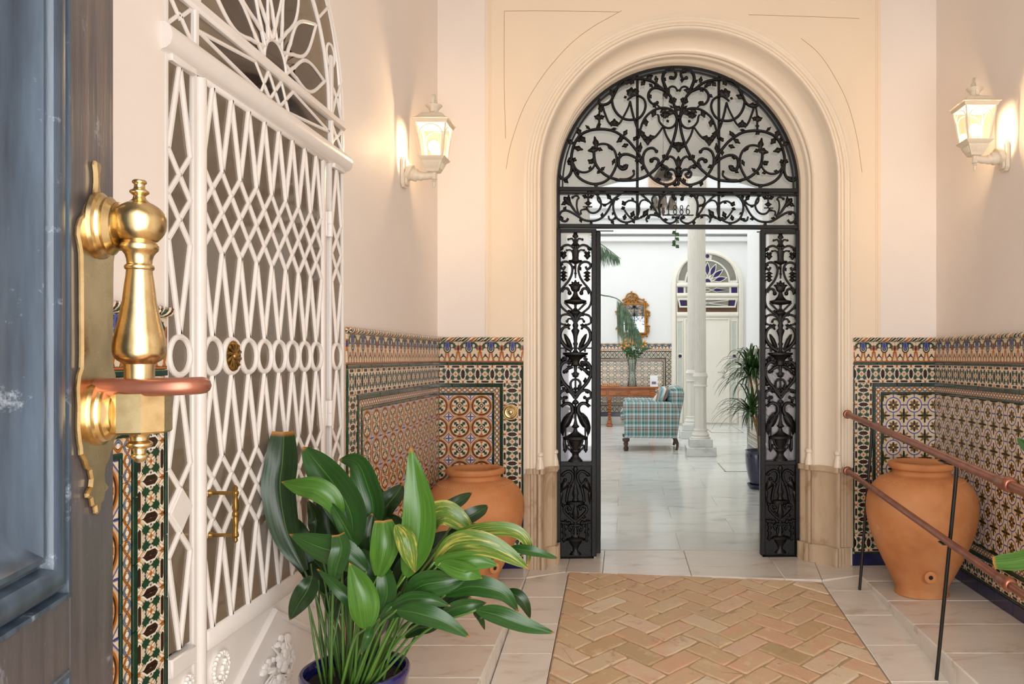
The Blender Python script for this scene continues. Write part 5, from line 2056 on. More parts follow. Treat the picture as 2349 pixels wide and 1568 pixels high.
PC = V((-.864, 2.6, 0))
asp = thing('potted_aspidistra', 'large aspidistra with broad green leaves in a blue glazed pot before the lattice door', 'potted plant', PC)
potp = [(.002, 0), (.115, 0), (.12, .01), (.14, .12), (.158, .24), (.166, .3), (.17, .318), (.172, .333), (.168, .341), (.158, .341), (.153, .33), (.15, .3), (.002, .295)]
MB().lathe(potp, 44).build('pot', POT_BLUE, asp, ang=40)
MB().lathe([(.002, .296), (.146, .296), (.146, .305), (.002, .312)], 30).build('potting_soil', SOIL, asp)


def A5(cx, cy, d):
    return at(600 + cx * .3878, 960 + cy * .3878, d)


SC = .3878 * 2.6 / F            # metres per crop pixel near the pot
LEAVES = [
    # (material, width, depth, spine foot..tip, blunt, roll, foot of the stem)
    ('D', 200, 2.62, [(255, 900), (150, 680), (105, 420), (120, 250), (130, 75)], 1, .25, 430),
    ('D', 165, 2.72, [(320, 960), (250, 800), (190, 660), (150, 560)], 0, -.3, 420),
    ('D', 90, 2.7, [(315, 690), (320, 590), (275, 480)], 0, .2, 470),
    ('D', 140, 2.76, [(420, 850), (400, 660), (380, 500), (300, 400)], 0, .2, 500),
    ('M', 235, 2.56, [(545, 760), (520, 560), (430, 400), (330, 270), (247, 165)], 0, .35, 520),
    ('L', 140, 2.48, [(470, 590), (410, 475), (320, 415), (220, 400), (118, 372)], 0, -.15, 520),
    ('M', 90, 2.47, [(540, 820), (530, 720), (470, 600), (400, 480)], 0, .5, 560),
    ('M', 165, 2.62, [(590, 780), (655, 560), (620, 390), (560, 260), (460, 240)], 0, .3, 570),
    ('D', 140, 2.8, [(700, 600), (740, 510), (790, 450), (835, 388)], 0, .4, 600),
    ('L', 195, 2.42, [(850, 930), (915, 760), (935, 560), (915, 380), (882, 170)], 0, .1, 600),
    ('D', 170, 2.6, [(640, 800), (640, 700), (655, 560)], 0, .1, 590),
    ('M', 180, 2.45, [(620, 900), (480, 800), (340, 755), (165, 682)], 0, -.2, 560),
    ('M', 115, 2.4, [(425, 975), (445, 870), (470, 770), (455, 682)], 1, .2, 470),
    ('L', 165, 2.43, [(690, 930), (715, 820), (730, 720), (720, 600)], 1, -.1, 520),
    ('Y', 115, 2.38, [(800, 625), (845, 700), (875, 800), (906, 908)], 0, .1, None),
    ('D', 90, 2.7, [(1010, 600), (1100, 530), (1180, 480), (1245, 435)], 0, .5, 640),
    ('D', 95, 2.66, [(1120, 640), (1210, 590), (1290, 545), (1340, 515)], 0, .3, 640),
    ('D', 60, 2.7, [(1100, 680), (1200, 650), (1310, 625)], 0, .2, 640),
    ('Y', 165, 2.55, [(960, 700), (1010, 590), (1090, 560), (1180, 610), (1252, 658)], 0, .4, 620),
    ('Y', 90, 2.52, [(1030, 790), (1180, 690), (1350, 655), (1500, 665), (1575, 740), (1580, 860)], 0, .3, 650),
    ('Y', 150, 2.45, [(1020, 850), (1150, 745), (1300, 740), (1450, 800), (1580, 888)], 0, .25, 650),
    ('L', 130, 2.42, [(1025, 845), (1150, 850), (1270, 840), (1402, 868)], 0, -.1, 640),
    ('L', 110, 2.41, [(1060, 850), (1160, 890), (1240, 910), (1304, 944)], 0, -.2, 640),
    ('M', 60, 2.5, [(1470, 760), (1560, 775), (1650, 795), (1757, 828)], 0, .2, 660),
    ('D', 210, 2.62, [(820, 1020), (880, 920), (950, 830), (1000, 740)], 0, .1, 620),
    ('M', 170, 2.44, [(860, 1040), (960, 985), (1080, 965), (1222, 942)], 0, -.2, 620),
    ('M', 125, 2.46, [(1090, 1040), (1220, 990), (1340, 1000), (1440, 1040), (1518, 1140)], 0, .2, 660),
    ('D', 75, 2.5, [(1430, 1020), (1510, 1045), (1560, 1100), (1588, 1182)], 0, .2, None),
    ('M', 90, 2.42, [(770, 1110), (880, 1065), (1000, 1070), (1117, 1108)], 0, -.15, 600),
    ('M', 125, 2.38, [(800, 1130), (930, 1150), (1080, 1200), (1232, 1293)], 0, .2, 590),
    ('M', 90, 2.45, [(1060, 1160), (1150, 1120), (1240, 1100), (1332, 1088)], 0, -.2, 650),
    ('M', 110, 2.4, [(1270, 1130), (1400, 1160), (1560, 1220), (1735, 1268)], 0, .15, 670),
    ('D', 40, 2.5, [(1255, 1140), (1295, 1180), (1320, 1248)], 0, .2, None),
    ('L', 175, 2.36, [(615, 1240), (610, 1120), (580, 990), (520, 850)], 0, -.1, 530),
    ('M', 120, 2.46, [(700, 1160), (740, 1040), (730, 930), (690, 830)], 0, .2, 560),
    ('D', 130, 2.5, [(300, 930), (270, 1010), (220, 1090), (164, 1192)], 0, -.2, None),
    ('M', 80, 2.4, [(590, 1180), (510, 1060), (430, 980), (330, 888)], 0, .2, 600),
    ('D', 190, 2.78, [(480, 1000), (470, 880), (520, 760), (600, 660)], 0, .2, 500),
    ('D', 170, 2.75, [(760, 900), (800, 760), (780, 640), (740, 560)], 0, -.3, 600),
    ('D', 150, 2.74, [(900, 900), (990, 790), (1090, 720), (1180, 690)], 0, .1, 640),
    ('M', 55, 2.36, [(650, 1230), (625, 1300), (588, 1392)], 0, .1, None),
    ('D', 120, 2.6, [(420, 1180), (440, 1080), (450, 1010), (420, 930)], 0, .1, 470),
    ('D', 100, 2.55, [(980, 1150), (1060, 1110), (1150, 1060), (1240, 1040)], 0, .1, 640),
    ('D', 150, 2.78, [(330, 1000), (300, 850), (330, 700), (390, 560)], 0, .3, 480),
    ('D', 150, 2.74, [(560, 1000), (560, 880), (520, 700), (540, 560)], 0, -.2, 540),
    ('D', 140, 2.7, [(480, 1080), (400, 960), (330, 860), (260, 800)], 0, .1, 500),
    ('D', 150, 2.66, [(760, 1060), (840, 960), (880, 860), (900, 760)], 0, .3, 600),
    ('D', 150, 2.72, [(900, 1000), (1020, 900), (1130, 850), (1250, 840)], 0, .2, 640),
    ('M', 130, 2.58, [(640, 1090), (680, 980), (650, 860), (580, 760)], 0, .2, 560),
    ('D', 120, 2.64, [(440, 1120), (470, 1000), (540, 900), (600, 850)], 0, -.3, 500),
    ('D', 150, 2.62, [(860, 1120), (960, 1060), (1090, 1030), (1240, 1060)], 0, .3, 640),
    ('D', 120, 2.8, [(600, 760), (660, 640), (700, 500), (690, 390)], 0, .3, 580),
    ('M', 100, 2.44, [(700, 1180), (790, 1130), (880, 1140), (960, 1200)], 0, .3, 590),
    ('D', 80, 2.52, [(850, 1290), (920, 1240), (1000, 1230), (1080, 1200)], 0, .1, 620),
]
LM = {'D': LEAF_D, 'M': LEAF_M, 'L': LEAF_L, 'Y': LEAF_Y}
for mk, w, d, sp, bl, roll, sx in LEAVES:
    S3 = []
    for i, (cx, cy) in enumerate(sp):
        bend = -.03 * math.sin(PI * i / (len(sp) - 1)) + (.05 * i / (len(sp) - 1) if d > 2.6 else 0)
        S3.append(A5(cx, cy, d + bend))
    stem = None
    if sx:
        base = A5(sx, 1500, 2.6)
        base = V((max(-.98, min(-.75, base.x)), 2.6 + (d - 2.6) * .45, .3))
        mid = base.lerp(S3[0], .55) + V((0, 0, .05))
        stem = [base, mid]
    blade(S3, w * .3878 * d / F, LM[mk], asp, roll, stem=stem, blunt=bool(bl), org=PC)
# the bare stalks that fill the pot
for k in range(26):
    x0, y0 = PC.x + random.uniform(-.11, .11), PC.y + random.uniform(-.1, .1)
    lean = (x0 - PC.x) * .7 + random.uniform(-.02, .07)
    MB().tube(cr([V((x0, y0, .29)) - PC, V((x0 + lean * .5, y0 - .01, .42)) - PC, V((x0 + lean * 1.3, y0 + random.uniform(-.05, .05), .55 + random.uniform(0, .14))) - PC], 5), [.0042, .0028], 6).build('leaf_stalk', STEM, asp, ang=60)

# a second aspidistra, mostly outside the frame on the right
P2 = V((1.8, 3.1, 0))
as2 = thing('potted_aspidistra', 'aspidistra leaf tips entering at the right edge, on the right platform', 'potted plant', P2)
MB().lathe(potp, 40).build('pot', POT_BLUE, as2, ang=40)
for sp, w, d, mk in (([(2440, 1285), (2400, 1270), (2340, 1285), (2278, 1290)], 44, 3.05, 'L'), ([(2420, 1100), (2385, 1050), (2350, 1020), (2333, 1002)], 26, 3.1, 'M'), ([(2460, 1200), (2480, 1080), (2500, 960)], 50, 3.1, 'M'), ([(2470, 1230), (2560, 1150), (2620, 1120)], 50, 3.1, 'D')):
    S3 = [at(x, y, d) for x, y in sp]
    base = P2 + V((0, 0, .3))
    blade(S3, w * d / F, LM[mk], as2, .1, stem=[base, base.lerp(S3[0], .6) + V((0, 0, .06))], org=P2, blunt=(mk == 'L'))
MB().lathe([(.002, .296), (.146, .296), (.146, .305), (.002, .312)], 30).build('potting_soil', SOIL, as2)

# ================================================================ gallery and courtyard beyond the gate
cf = struct('floor_court', MB().box((-.3, 11.1, -.06), (7.2, 11.0, .06)), COURT_WALL, ang=0)
y = 5.64
row = 0
while y < 16.6:
    h_ = .55
    x = -3.2 + (row % 2) * .45
    while x < 3.0:
        slab('paving_slab', [(x, y), (x + .9, y), (x + .9, y + h_), (x, y + h_)], lambda q: 0, .03, MARBLE_W, cf, .0005, .0015, .0002)
        x += .9
    y += h_
    row += 1
CW = .3
XC0, XC1, YC = -3.4, 2.42, 16.25
# gallery: its ceiling, and the front wall of a flat arch on square piers, open side bays added for light
struct('wall_gallery', MB().box((-3.5, 7.3, 2.1), (.2, 3.4, 4.3)).box((2.75, 7.3, 2.1), (.2, 3.4, 4.3)), GALLERY)
struct('ceiling_gallery', MB().box((-.4, 7.3, 4.25), (6.4, 3.5, .12)), GALLERY)
gw = MB()
YG = 8.9
acx, w2, ZA = .615, 1.035, 3.42
RB = 2.96
n_ = 24
a0 = math.asin(w2 / RB)
arcp = [(acx + RB * math.sin(-a0 + 2 * a0 * i / n_), ZA - RB + RB * math.cos(-a0 + 2 * a0 * i / n_)) for i in range(n_ + 1)]
xl, xr = acx - w2, acx + w2
for yy in (YG, YG + .32):
    gw.add([(p[0], yy, p[1]) for p in arcp] + [(p[0], yy, 6.2) for p in arcp], [(i, i + 1, n_ + 2 + i, n_ + 1 + i) for i in range(n_)])
    for xa, xb, zb in ((xl - .5, xl, 0), (xr, xr + .5, 0), (-3.6, xl - .5, 3.3), (xr + .5, 3.0, 3.3)):
        gw.add([(xa, yy, zb), (xb, yy, zb), (xb, yy, 6.2), (xa, yy, 6.2)], [(0, 1, 2, 3)])
path = [(xl, 0)] + arcp + [(xr, 0)]
gw.add([(p[0], yy, p[1]) for p in path for yy in (YG, YG + .32)], [(2 * i, 2 * i + 1, 2 * i + 3, 2 * i + 2) for i in range(len(path) - 1)])
for x in (xl - .5, xr + .5):
    gw.add([(x, YG, 0), (x, YG + .32, 0), (x, YG + .32, 3.3), (x, YG, 3.3)], [(0, 1, 2, 3)])
for xa, xb in ((-3.6, xl - .5), (xr + .5, 3.0)):
    gw.add([(xa, YG, 3.3), (xb, YG, 3.3), (xb, YG + .32, 3.3), (xa, YG + .32, 3.3)], [(0, 1, 2, 3)])
gwo = struct('wall_gallery_arch', gw, GALLERY, ang=20)
MB().sweep(path, 0, 0, y=YG, prof=[(-.05, .0), (-.05, -.03), (-.03, -.04), (.0, -.03), (.005, .0)]).build('arch_moulding', GALLERY, gwo, ang=30)
# courtyard walls
struct('wall_court_left', MB().box((XC0 - .1, 12.2, 3.1), (.2, 8.2, 6.3)), COURT_WALL)
cb_ = struct('wall_court_back', MB().box((-.4, YC + .12, 3.1), (6.4, .24, 6.3)), COURT_WALL)
for zz, pj, hh in ((3.72, .10, .1), (3.84, .16, .06), (4.16, .07, .05), (4.36, .12, .07), (4.6, .06, .05)):
    MB().box((-.45, YC - pj / 2, zz), (5.9, pj, hh), .01).build('cornice', COURT_WALL, cb_)
cr_ = struct('wall_court_right', MB().box((2.62, 12.2, 3.1), (.24, 8.2, 6.3)), COURT_WALL)
MB().sweep(arch_path(0, .55, 2.6, 0, 24), 0, 0, prof=[(0, 0), (0, -.12), (.18, -.12), (.18, 0)]).build('blind_arch', COURT_WALL, cr_, (2.5, 14.9, 0), (0, 0, -PI / 2), 30)
MB().box((0, -.04, 1.0), (.9, .06, 2.0)).build('niche_board', COURT_WALL, cr_, (2.5, 14.9, .2), (0, 0, -PI / 2))
pier = struct('trim_5', MB().box((2.12, 11.2, 3.0), (.6, 1.3, 6.0)), COURT_WALL)
MB().box((1.83, 10.62, 2.7), (.06, .1, 2.2), .02).build('pier_shaft', DOOR_CREAM, pier)
dado('tiled dado on the courtyard pier behind the dracaena', 1.2, (1.815, 11.75, .0), -PI / 2, 'court', left=True)
dado('pale star tiled dado on the far courtyard wall behind the wooden table', 2.3, (-1.31, YC - .003, .16), 0.0, 'court', right=True)
sk = struct('baseboard_back', MB().box((-.16, YC - .03, .08), (2.3, .05, .16), .004), MARBLE_W)

# ---- cream arched door on the far wall
d3 = put('door_3', None, None, (1.69, YC, 0), (0, 0, 0))
d3['kind'] = 'structure'
d3['label'] = 'cream arched door with purple glass fanlight on the far courtyard wall'
R3 = .68
S3_ = 2.79
ap = arch_path(0, R3 - .02, S3_, 0, 32)
MB().sweep(ap, 0, 0, prof=[(-.03, .0), (-.03, -.05), (-.005, -.07), (.03, -.06), (.06, -.05), (.06, .0)]).build('door_surround', DOOR_CREAM, d3, ang=30)
MB().prism([(-.62, 0), (.62, 0), (.62, 2.8)] + circle((0, S3_), .62, 20, 0, 180)[1:-1] + [(-.62, 2.8)], -.02, -.004).build('door_ground', DOOR_CREAM, d3, ang=0)


def bar3(p, w, h_, closed=False):
    return MB().sweep(p, w, h_, closed, -.022).build('glazing_bar', DOOR_CREAM, d3, ang=30)


def pane3(poly, m):
    cx = sum(p[0] for p in poly) / len(poly)
    cz = sum(p[1] for p in poly) / len(poly)
    return MB().prism([(p[0] - cx, p[1] - cz) for p in poly], -.002, .002).build('pane', m, d3, (cx, -.0268 if m is PURPLE_GLASS else -.024, cz), ang=0)


F0 = 2.86
sunburst(d3, (0, F0), .92, lambda p, w, h_: bar3(p, w, h_), lambda p, m: pane3(p, m), PURPLE_GLASS, GREY_GLASS, .016, .02)
for a0_, a1_ in ((4, 80), (100, 176)):
    pane3(circle((0, F0), .58, 12, a0_, a1_) + circle((0, F0), .46, 12, a1_, a0_), GREY_GLASS)
pane3(circle((0, F0 + .52), .04, 14), PURPLE_GLASS)
bar3(circle((0, F0 + .52), .05, 14), .014, .02, True)
bar3(circle((0, F0), .6, 30, 0, 180), .03, .03)
for zz in (2.60, 2.80):
    bar3([(-.62, zz), (.62, zz)], .07, .035)
for s in (-1, 1):
    pane3([(s * .54 - .06, 2.645), (s * .54 + .06, 2.645), (s * .54 + .06, 2.755), (s * .54 - .06, 2.755)], PURPLE_GLASS)
pane3([(-.44, 2.645), (.44, 2.645), (.44, 2.755), (-.44, 2.755)], GREY_GLASS)
for s in (-1, 1):
    bar3([(0, 2.66), (s * .18, 2.74), (s * .43, 2.70), (s * .18, 2.66), (0, 2.74)], .013, .018)
    pane3([(s * .09, 2.7), (s * .18, 2.735), (s * .42, 2.7), (s * .18, 2.665)], PURPLE_GLASS)
hop = MB().prism([(-.6, 2.26), (.6, 2.26), (.6, 2.50), (-.6, 2.50)], -.022, -.018).build('hopper_recess', EDGE_WOOD, d3, ang=0)
hp_ = MB().sweep([(-.55, 2.36), (.55, 2.36), (.58, 2.51), (-.58, 2.51)], .035, .03, True, -.05)
hp_.build('hopper_window', DOOR_CREAM, d3)
for s in (-1, 1):
    MB().prism([(s * .5 - .055, 2.385), (s * .5 + .055, 2.385), (s * .51 + .058, 2.485), (s * .51 - .058, 2.485)], -.07, -.066).build('pane', PURPLE_GLASS, d3, ang=0)
MB().prism([(-.41, 2.385), (.41, 2.385), (.42, 2.485), (-.42, 2.485)], -.066, -.062).build('pane', GREY_GLASS, d3, ang=0)
MB().sweep([(-.41, 2.38), (.42, 2.49)], .013, .012, y=-.066).sweep([(.41, 2.38), (-.42, 2.49)], .013, .012, y=-.066).build('glazing_bar', DOOR_CREAM, d3)
bar3([(-.62, 2.21), (.62, 2.21)], .09, .04)
MB().box((-.015, -.03, 1.08), (.93, .03, 2.1), .006).build('leaf', DOOR_CREAM, d3)
MB().sweep([(-.44, .02), (-.44, 2.12), (.43, 2.12), (.43, .02)], .03, .03, y=-.04).build('leaf_moulding', DOOR_CREAM, d3)
for s, x in ((-1, -.55), (1, .54)):
    for za, zb_ in ((.42, 1.30), (1.44, 2.05)):
        pane3([(x - .04, za), (x + .04, za), (x + .04, zb_), (x - .04, zb_)], FROST)
    pane3(circle((x, 1.37), .032, 12), PURPLE_GLASS)
    bar3(circle((x, 1.37), .042, 12), .012, .02, True)
    bar3([(x - .05, .4), (x - .05, 2.08), (x + .05, 2.08), (x + .05, .4)], .02, .02, True)
    MB().box((x, -.03, .2), (.11, .02, .36), .006).build('side_panel', DOOR_CREAM, d3)
MB().lathe([(.028, -.045), (.028, -.055), (.012, -.06), (.01, -.09)], 16, (.32, 0, 1.05), 'y').tube([(.32, -.09, 1.05), (.2, -.09, 1.05)], .009, 8).build('lever_handle', CHROME, d3)
MB().lathe([(.028, -.045), (.028, -.055), (.01, -.058)], 16, (.32, 0, .95), 'y').build('lock_rose', CHROME, d3)

# ---- iron columns on marble plinths
def column(label, x, y, sc=1.0):
    t = thing('iron_column', label, 'column', (x, y, 0), 0, 'ivory columns of the courtyard')
    MB().box((0, 0, .062), (.40, .40, .124), .006).build('lower_plinth', MARBLE_W, t)
    MB().box((0, 0, .178), (.31, .31, .108), .006).build('upper_plinth', MARBLE_W, t)
    MB().lathe([(.135, .232), (.135, .245), (.118, .26), (.122, .285), (.112, .3), (.098, .32), (.096, .34), (.1, .35), (.088, .37)], 32).build('base_moulding', COLUMN, t, ang=40)
    MB().lathe([(.088, .365), (.083, .9), (.083, .945)], 8, ph=PI / 8).build('octagonal_shaft', COLUMN, t, ang=10)
    MB().lathe([(.083, .94), (.096, .945), (.098, .958), (.088, .968), (.088, 1.05), (.1, 1.07), (.106, 1.085), (.1, 1.1), (.09, 1.13), (.078, 1.135)], 24).build('ring_moulding', COLUMN, t, ang=35)
    n = 80
    vs, fs = [], []
    for z_ in (1.13, 4.6):
        for k in range(n):
            a = 2 * PI * k / n
            r = (.078 if z_ < 2 else .066) * (1 - .09 * abs(math.sin(a * 10)) ** .7)
            vs.append((r * math.cos(a), r * math.sin(a), z_))
    for k in range(n):
        fs.append((k, (k + 1) % n, n + (k + 1) % n, n + k))
    MB().add(vs, fs).build('fluted_shaft', COLUMN, t, ang=60)
    MB().lathe([(.066, 4.58), (.08, 4.6), (.08, 4.65), (.1, 4.75), (.15, 4.85), (.16, 4.95), (.002, 4.95)], 20).build('capital', COLUMN, t, ang=40)
    return t


column('ivory fluted column nearest the gate, right of the plaid armchair', 1.06, 11.1)
column('ivory fluted column farther back, beside the nearer one', 1.145, 13.5)

# ---- plaid armchair
ch = thing('armchair', 'teal and brown plaid armchair seen from its side, facing left', 'armchair', (.43, 11.95, 0))
CP = lambda px, py: ((px - 1370 - 1497.3 + 1370) * 11.55 / F, EYE + (820 - py) * 11.55 / F)
kk = 5.6
C8 = lambda cx, cy: ((1370 + cx / kk - 1498) * 11.55 / F, EYE + (820 - (770 + cy / kk)) * 11.55 / F)
side_p = [C8(*p) for p in [(345, 1310), (340, 980), (326, 960), (330, 850), (360, 828), (700, 832), (900, 845), (1010, 870), (1070, 980), (1055, 1080), (1022, 1318)]]
for yy in (-.40, .24):
    MB().prism(side_p, yy, yy + .16, .02).build('arm_side', PLAID, ch, ang=50)
MB().prism([C8(*p) for p in [(345, 1310), (345, 1120), (302, 1100), (300, 1020), (345, 1012), (1000, 1012), (1000, 1310)]], -.26, .26, .004).build('seat_frame', PLAID, ch, ang=50)
MB().prism([C8(*p) for p in [(295, 1085), (292, 1000), (310, 960), (900, 960), (900, 1085)]], -.24, .24, .008).build('seat_cushion', PLAID, ch, ang=50)
back = [C8(*p) for p in [(870, 1310), (900, 860), (915, 720), (960, 660), (1030, 640), (1090, 660), (1116, 740), (1110, 820), (1080, 960), (1050, 1100), (1022, 1316)]]
MB().prism(back, -.38, .38, .05).build('backrest', PLAID, ch, ang=50)
for yy in (-.33, .33):
    lg = C8(365, 1310)
    MB().lathe([(.002, 0), (.03, .002), (.04, .03), (.036, .055), (.022, .07), (.018, .1), (.03, .125), (.05, .14), (.055, .165), (.05, .18)], 18, (lg[0], yy, 0)).build('leg', DARK_WOOD, ch, ang=50)
    bl_ = [C8(1000, 1310), C8(1020, 1400), C8(1018, 1470)]
    MB().tube(cr([(bl_[0][0], yy, .18), (bl_[1][0] + .01, yy, .09), (bl_[2][0], yy, .008)], 5), [.026, .02, .017], 8).build('leg', DARK_WOOD, ch, ang=50)
for k, (px_, sh, ry, lab) in enumerate(((790, -.12, rad(38), 'striped cushion at the back of the plaid armchair'), (830, .1, rad(30), 'striped cushion leaning in front on the plaid armchair'))):
    cu_ = MB()
    n = 10
    vs, fs = [], []
    for sgn in (-1, 1):
        for i in range(n + 1):
            for j in range(n + 1):
                a, b = i / n * 2 - 1, j / n * 2 - 1
                th = .075 * (max(0, (1 - a ** 4) * (1 - b ** 4))) ** .5
                pin = 1 - .06 * (1 - abs(a)) - .06 * (1 - abs(b))
                vs.append((sgn * th, a * .2 * (1 - .07 * (1 - b * b)), b * .2 * (1 - .07 * (1 - a * a))))
    m_ = (n + 1) ** 2
    for s in range(2):
        for i in range(n):
            for j in range(n):
                a = s * m_ + i * (n + 1) + j
                q = (a, a + 1, a + n + 2, a + n + 1)
                fs.append(q if s else q[::-1])
    co = cu_.add(vs, fs).build('cushion', STRIPE, None, (0, 0, 0), (0, ry, 0), 60)
    c0 = C8(px_, 770)
    co.location = (.43 + c0[0] + (.0 if k else .02), 11.93 + sh * 1.5, .745)
    co['label'], co['category'], co['group'] = lab, 'cushion', 'cushions on the armchair'

# ---- console table and what stands on it
TX, TY = -.27, YC - .36
tb = thing('console_table', 'orange-brown wooden console table with two drawers under the mirror', 'table', (TX, TY, 0))
HT = .775
MB().box((0, 0, HT - .018), (1.9, .56, .036), .008).build('table_top', TABLE_WOOD, tb)
MB().box((0, 0, HT - .036 - .075), (1.78, .5, .15), .004).build('apron', TABLE_WOOD, tb)
for x in (-.62, -.2, .22, .64):
    d_ = MB().box((x - .05, -.256, HT - .115), (.38, .026, .1), .006).build('drawer', TABLE_WOOD, tb)
    MB().tube(cr([(x - .1, -.27, HT - .105), (x - .09, -.283, HT - .125), (x - .05, -.287, HT - .132), (x - .01, -.283, HT - .125), (x, -.27, HT - .105)], 4), .006, 6).build('drawer_pull', BRASS_OLD, d_)
for x in (-.84, .0, .84):
    for yy in (-.2, .2):
        if x == 0 and yy > 0:
            continue
        b = MB().box((x, yy, HT - .2), (.085, .085, .12), .006)
        pr = [(.03, .12)]
        for k in range(9):
            z_ = .14 + k * .048
            pr += [(.022, z_), (.036, z_ + .012), (.036, z_ + .03), (.022, z_ + .042)]
        pr += [(.03, HT - .24)]
        b.lathe(pr, 14, (x, yy, 0))
        b.box((x, yy, .09), (.09, .09, .07), .012).box((x, yy, .03), (.12, .12, .06), .015)
        b.build('leg', TABLE_WOOD, tb, ang=40)
vx = (1450 - 1430) * (TY - .0) / F
vs_ = thing('flower_vase', 'tall clear glass vase of orange lilies on the console table', 'vase', (vx, TY, HT))
MB().lathe([(.002, 0), (.085, 0), (.09, .01), (.072, .12), (.064, .28), (.075, .42), (.098, .53), (.095, .53), (.07, .42), (.058, .28), (.066, .12), (.08, .02), (.002, .015)], 28).build('vase_body', VASE_GLASS, vs_, ang=50)
rv = random.Random(11)
st_ = MB()
for k in range(16):
    a = rv.uniform(0, 6.28)
    st_.tube([(.055 * math.cos(a), .055 * math.sin(a), .02), (.03 * math.cos(a + 2.6), .03 * math.sin(a + 2.6), .3), (.09 * math.cos(a + 2.8), .09 * math.sin(a + 2.8), .62)], .006, 5)
st_.build('flower_stems', STEM, vs_)


def bunch(name, m, cnt, cx, cz, rx, rz2, L, W, y0=0.0):
    b = MB()
    for k in range(cnt):
        a, r = rv.uniform(0, 6.28), rv.random() ** .5
        p = V((cx + rx * r * math.cos(a), y0 + rv.uniform(-.1, .1), cz + rz2 * r * math.sin(a)))
        d = V((rv.uniform(-1, 1), rv.uniform(-1, .6), rv.uniform(-.3, 1))).normalized()
        s = d.cross(V((rv.uniform(-1, 1), rv.uniform(-1, 1), rv.uniform(-1, 1)))).normalized()
        l = L * rv.uniform(.7, 1.2)
        b.add([p, p + d * l * .5 + s * W, p + d * l, p + d * l * .5 - s * W, p + d * l * .5 + V((0, -.01, .01))], [(0, 1, 4), (1, 2, 4), (2, 3, 4), (3, 0, 4)])
    return b.build(name, m, vs_, ang=0)


bunch('vase_foliage', FOLIAGE, 70, 0, .66, .13, .1, .16, .022)
for lx, lz in ((-.1, .86), (.02, .9), (.12, .86), (-.16, .82), (.2, .84)):
    b = MB()
    for k in range(6):
        a = k * PI / 3 + lx * 9
        d = V((math.cos(a), -.5, math.sin(a)))
        s = V((-math.sin(a), 0, math.cos(a)))
        c = V((lx, -.03, lz))
        b.add([c, c + d * .06 + s * .024, c + d * .105 + V((0, .03, 0)), c + d * .06 - s * .024, c + d * .055 + V((0, -.012, 0))], [(0, 1, 4), (1, 2, 4), (2, 3, 4), (3, 0, 4)])
    b.build('lily_bloom', PETAL_O, vs_, ang=0)
bunch('white_blossom', PETAL_W, 50, .08, .74, .12, .06, .035, .016, -.06)
bunch('white_bloom', PETAL_W, 8, -.0, 1.0, .04, .04, .08, .025)
bb_ = MB()
for a, L, W in ((155, .3, .09), (130, .26, .08), (25, .34, .06), (5, .4, .05), (60, .3, .05)):
    d = V((math.cos(rad(a)), -.1, math.sin(rad(a))))
    s = V((-d.z, 0, d.x))
    c = V((0, -.02, .72))
    bb_.add([c, c + d * L * .5 + s * W, c + d * L, c + d * L * .5 - s * W, c + d * L * .5 + V((0, -.03, .02))], [(0, 1, 4), (1, 2, 4), (2, 3, 4), (3, 0, 4)])
bb_.build('broad_foliage', FOLIAGE, vs_, ang=0)
cd = thing('menu_card', 'white standing card with a small picture on the console table', 'card', ((1500 - 1430) * (TY - .1) / F, TY - .1, HT))
MB().box((0, 0, .11), (.15, .006, .22)).build('card_sheet', PAPER, cd, rot=(rad(-6), 0, 0))
MB().box((0, -.0125, .075), (.085, .003, .045)).build('card_picture', plain('small_print', lin(90, 110, 160), .5, var=.4, vs=60, c2=lin(150, 90, 90)), cd, rot=(rad(-6), 0, 0))
MB().box((0, .03, .003), (.14, .09, .006)).build('card_foot', PAPER, cd)
gm = thing('chess_set', 'small wooden chess set at the left of the console table', 'chess set', ((1400 - 1430) * TY / F, TY - .08, HT))
MB().box((0, 0, .008), (.36, .3, .016), .002).build('board', TABLE_WOOD, gm)
for i in range(8):
    for j in range(2):
        zz = rv.uniform(.04, .075)
        MB().lathe([(.014, .016), (.015, .02), (.007, .03), (.006, zz * .7), (.011, zz * .8), (.004, zz + .012), (.001, zz + .016)], 8, (-.15 + i * .042, -.1 + j * .19, 0)).build('chess_piece', TABLE_WOOD if j else PETAL_O, gm)

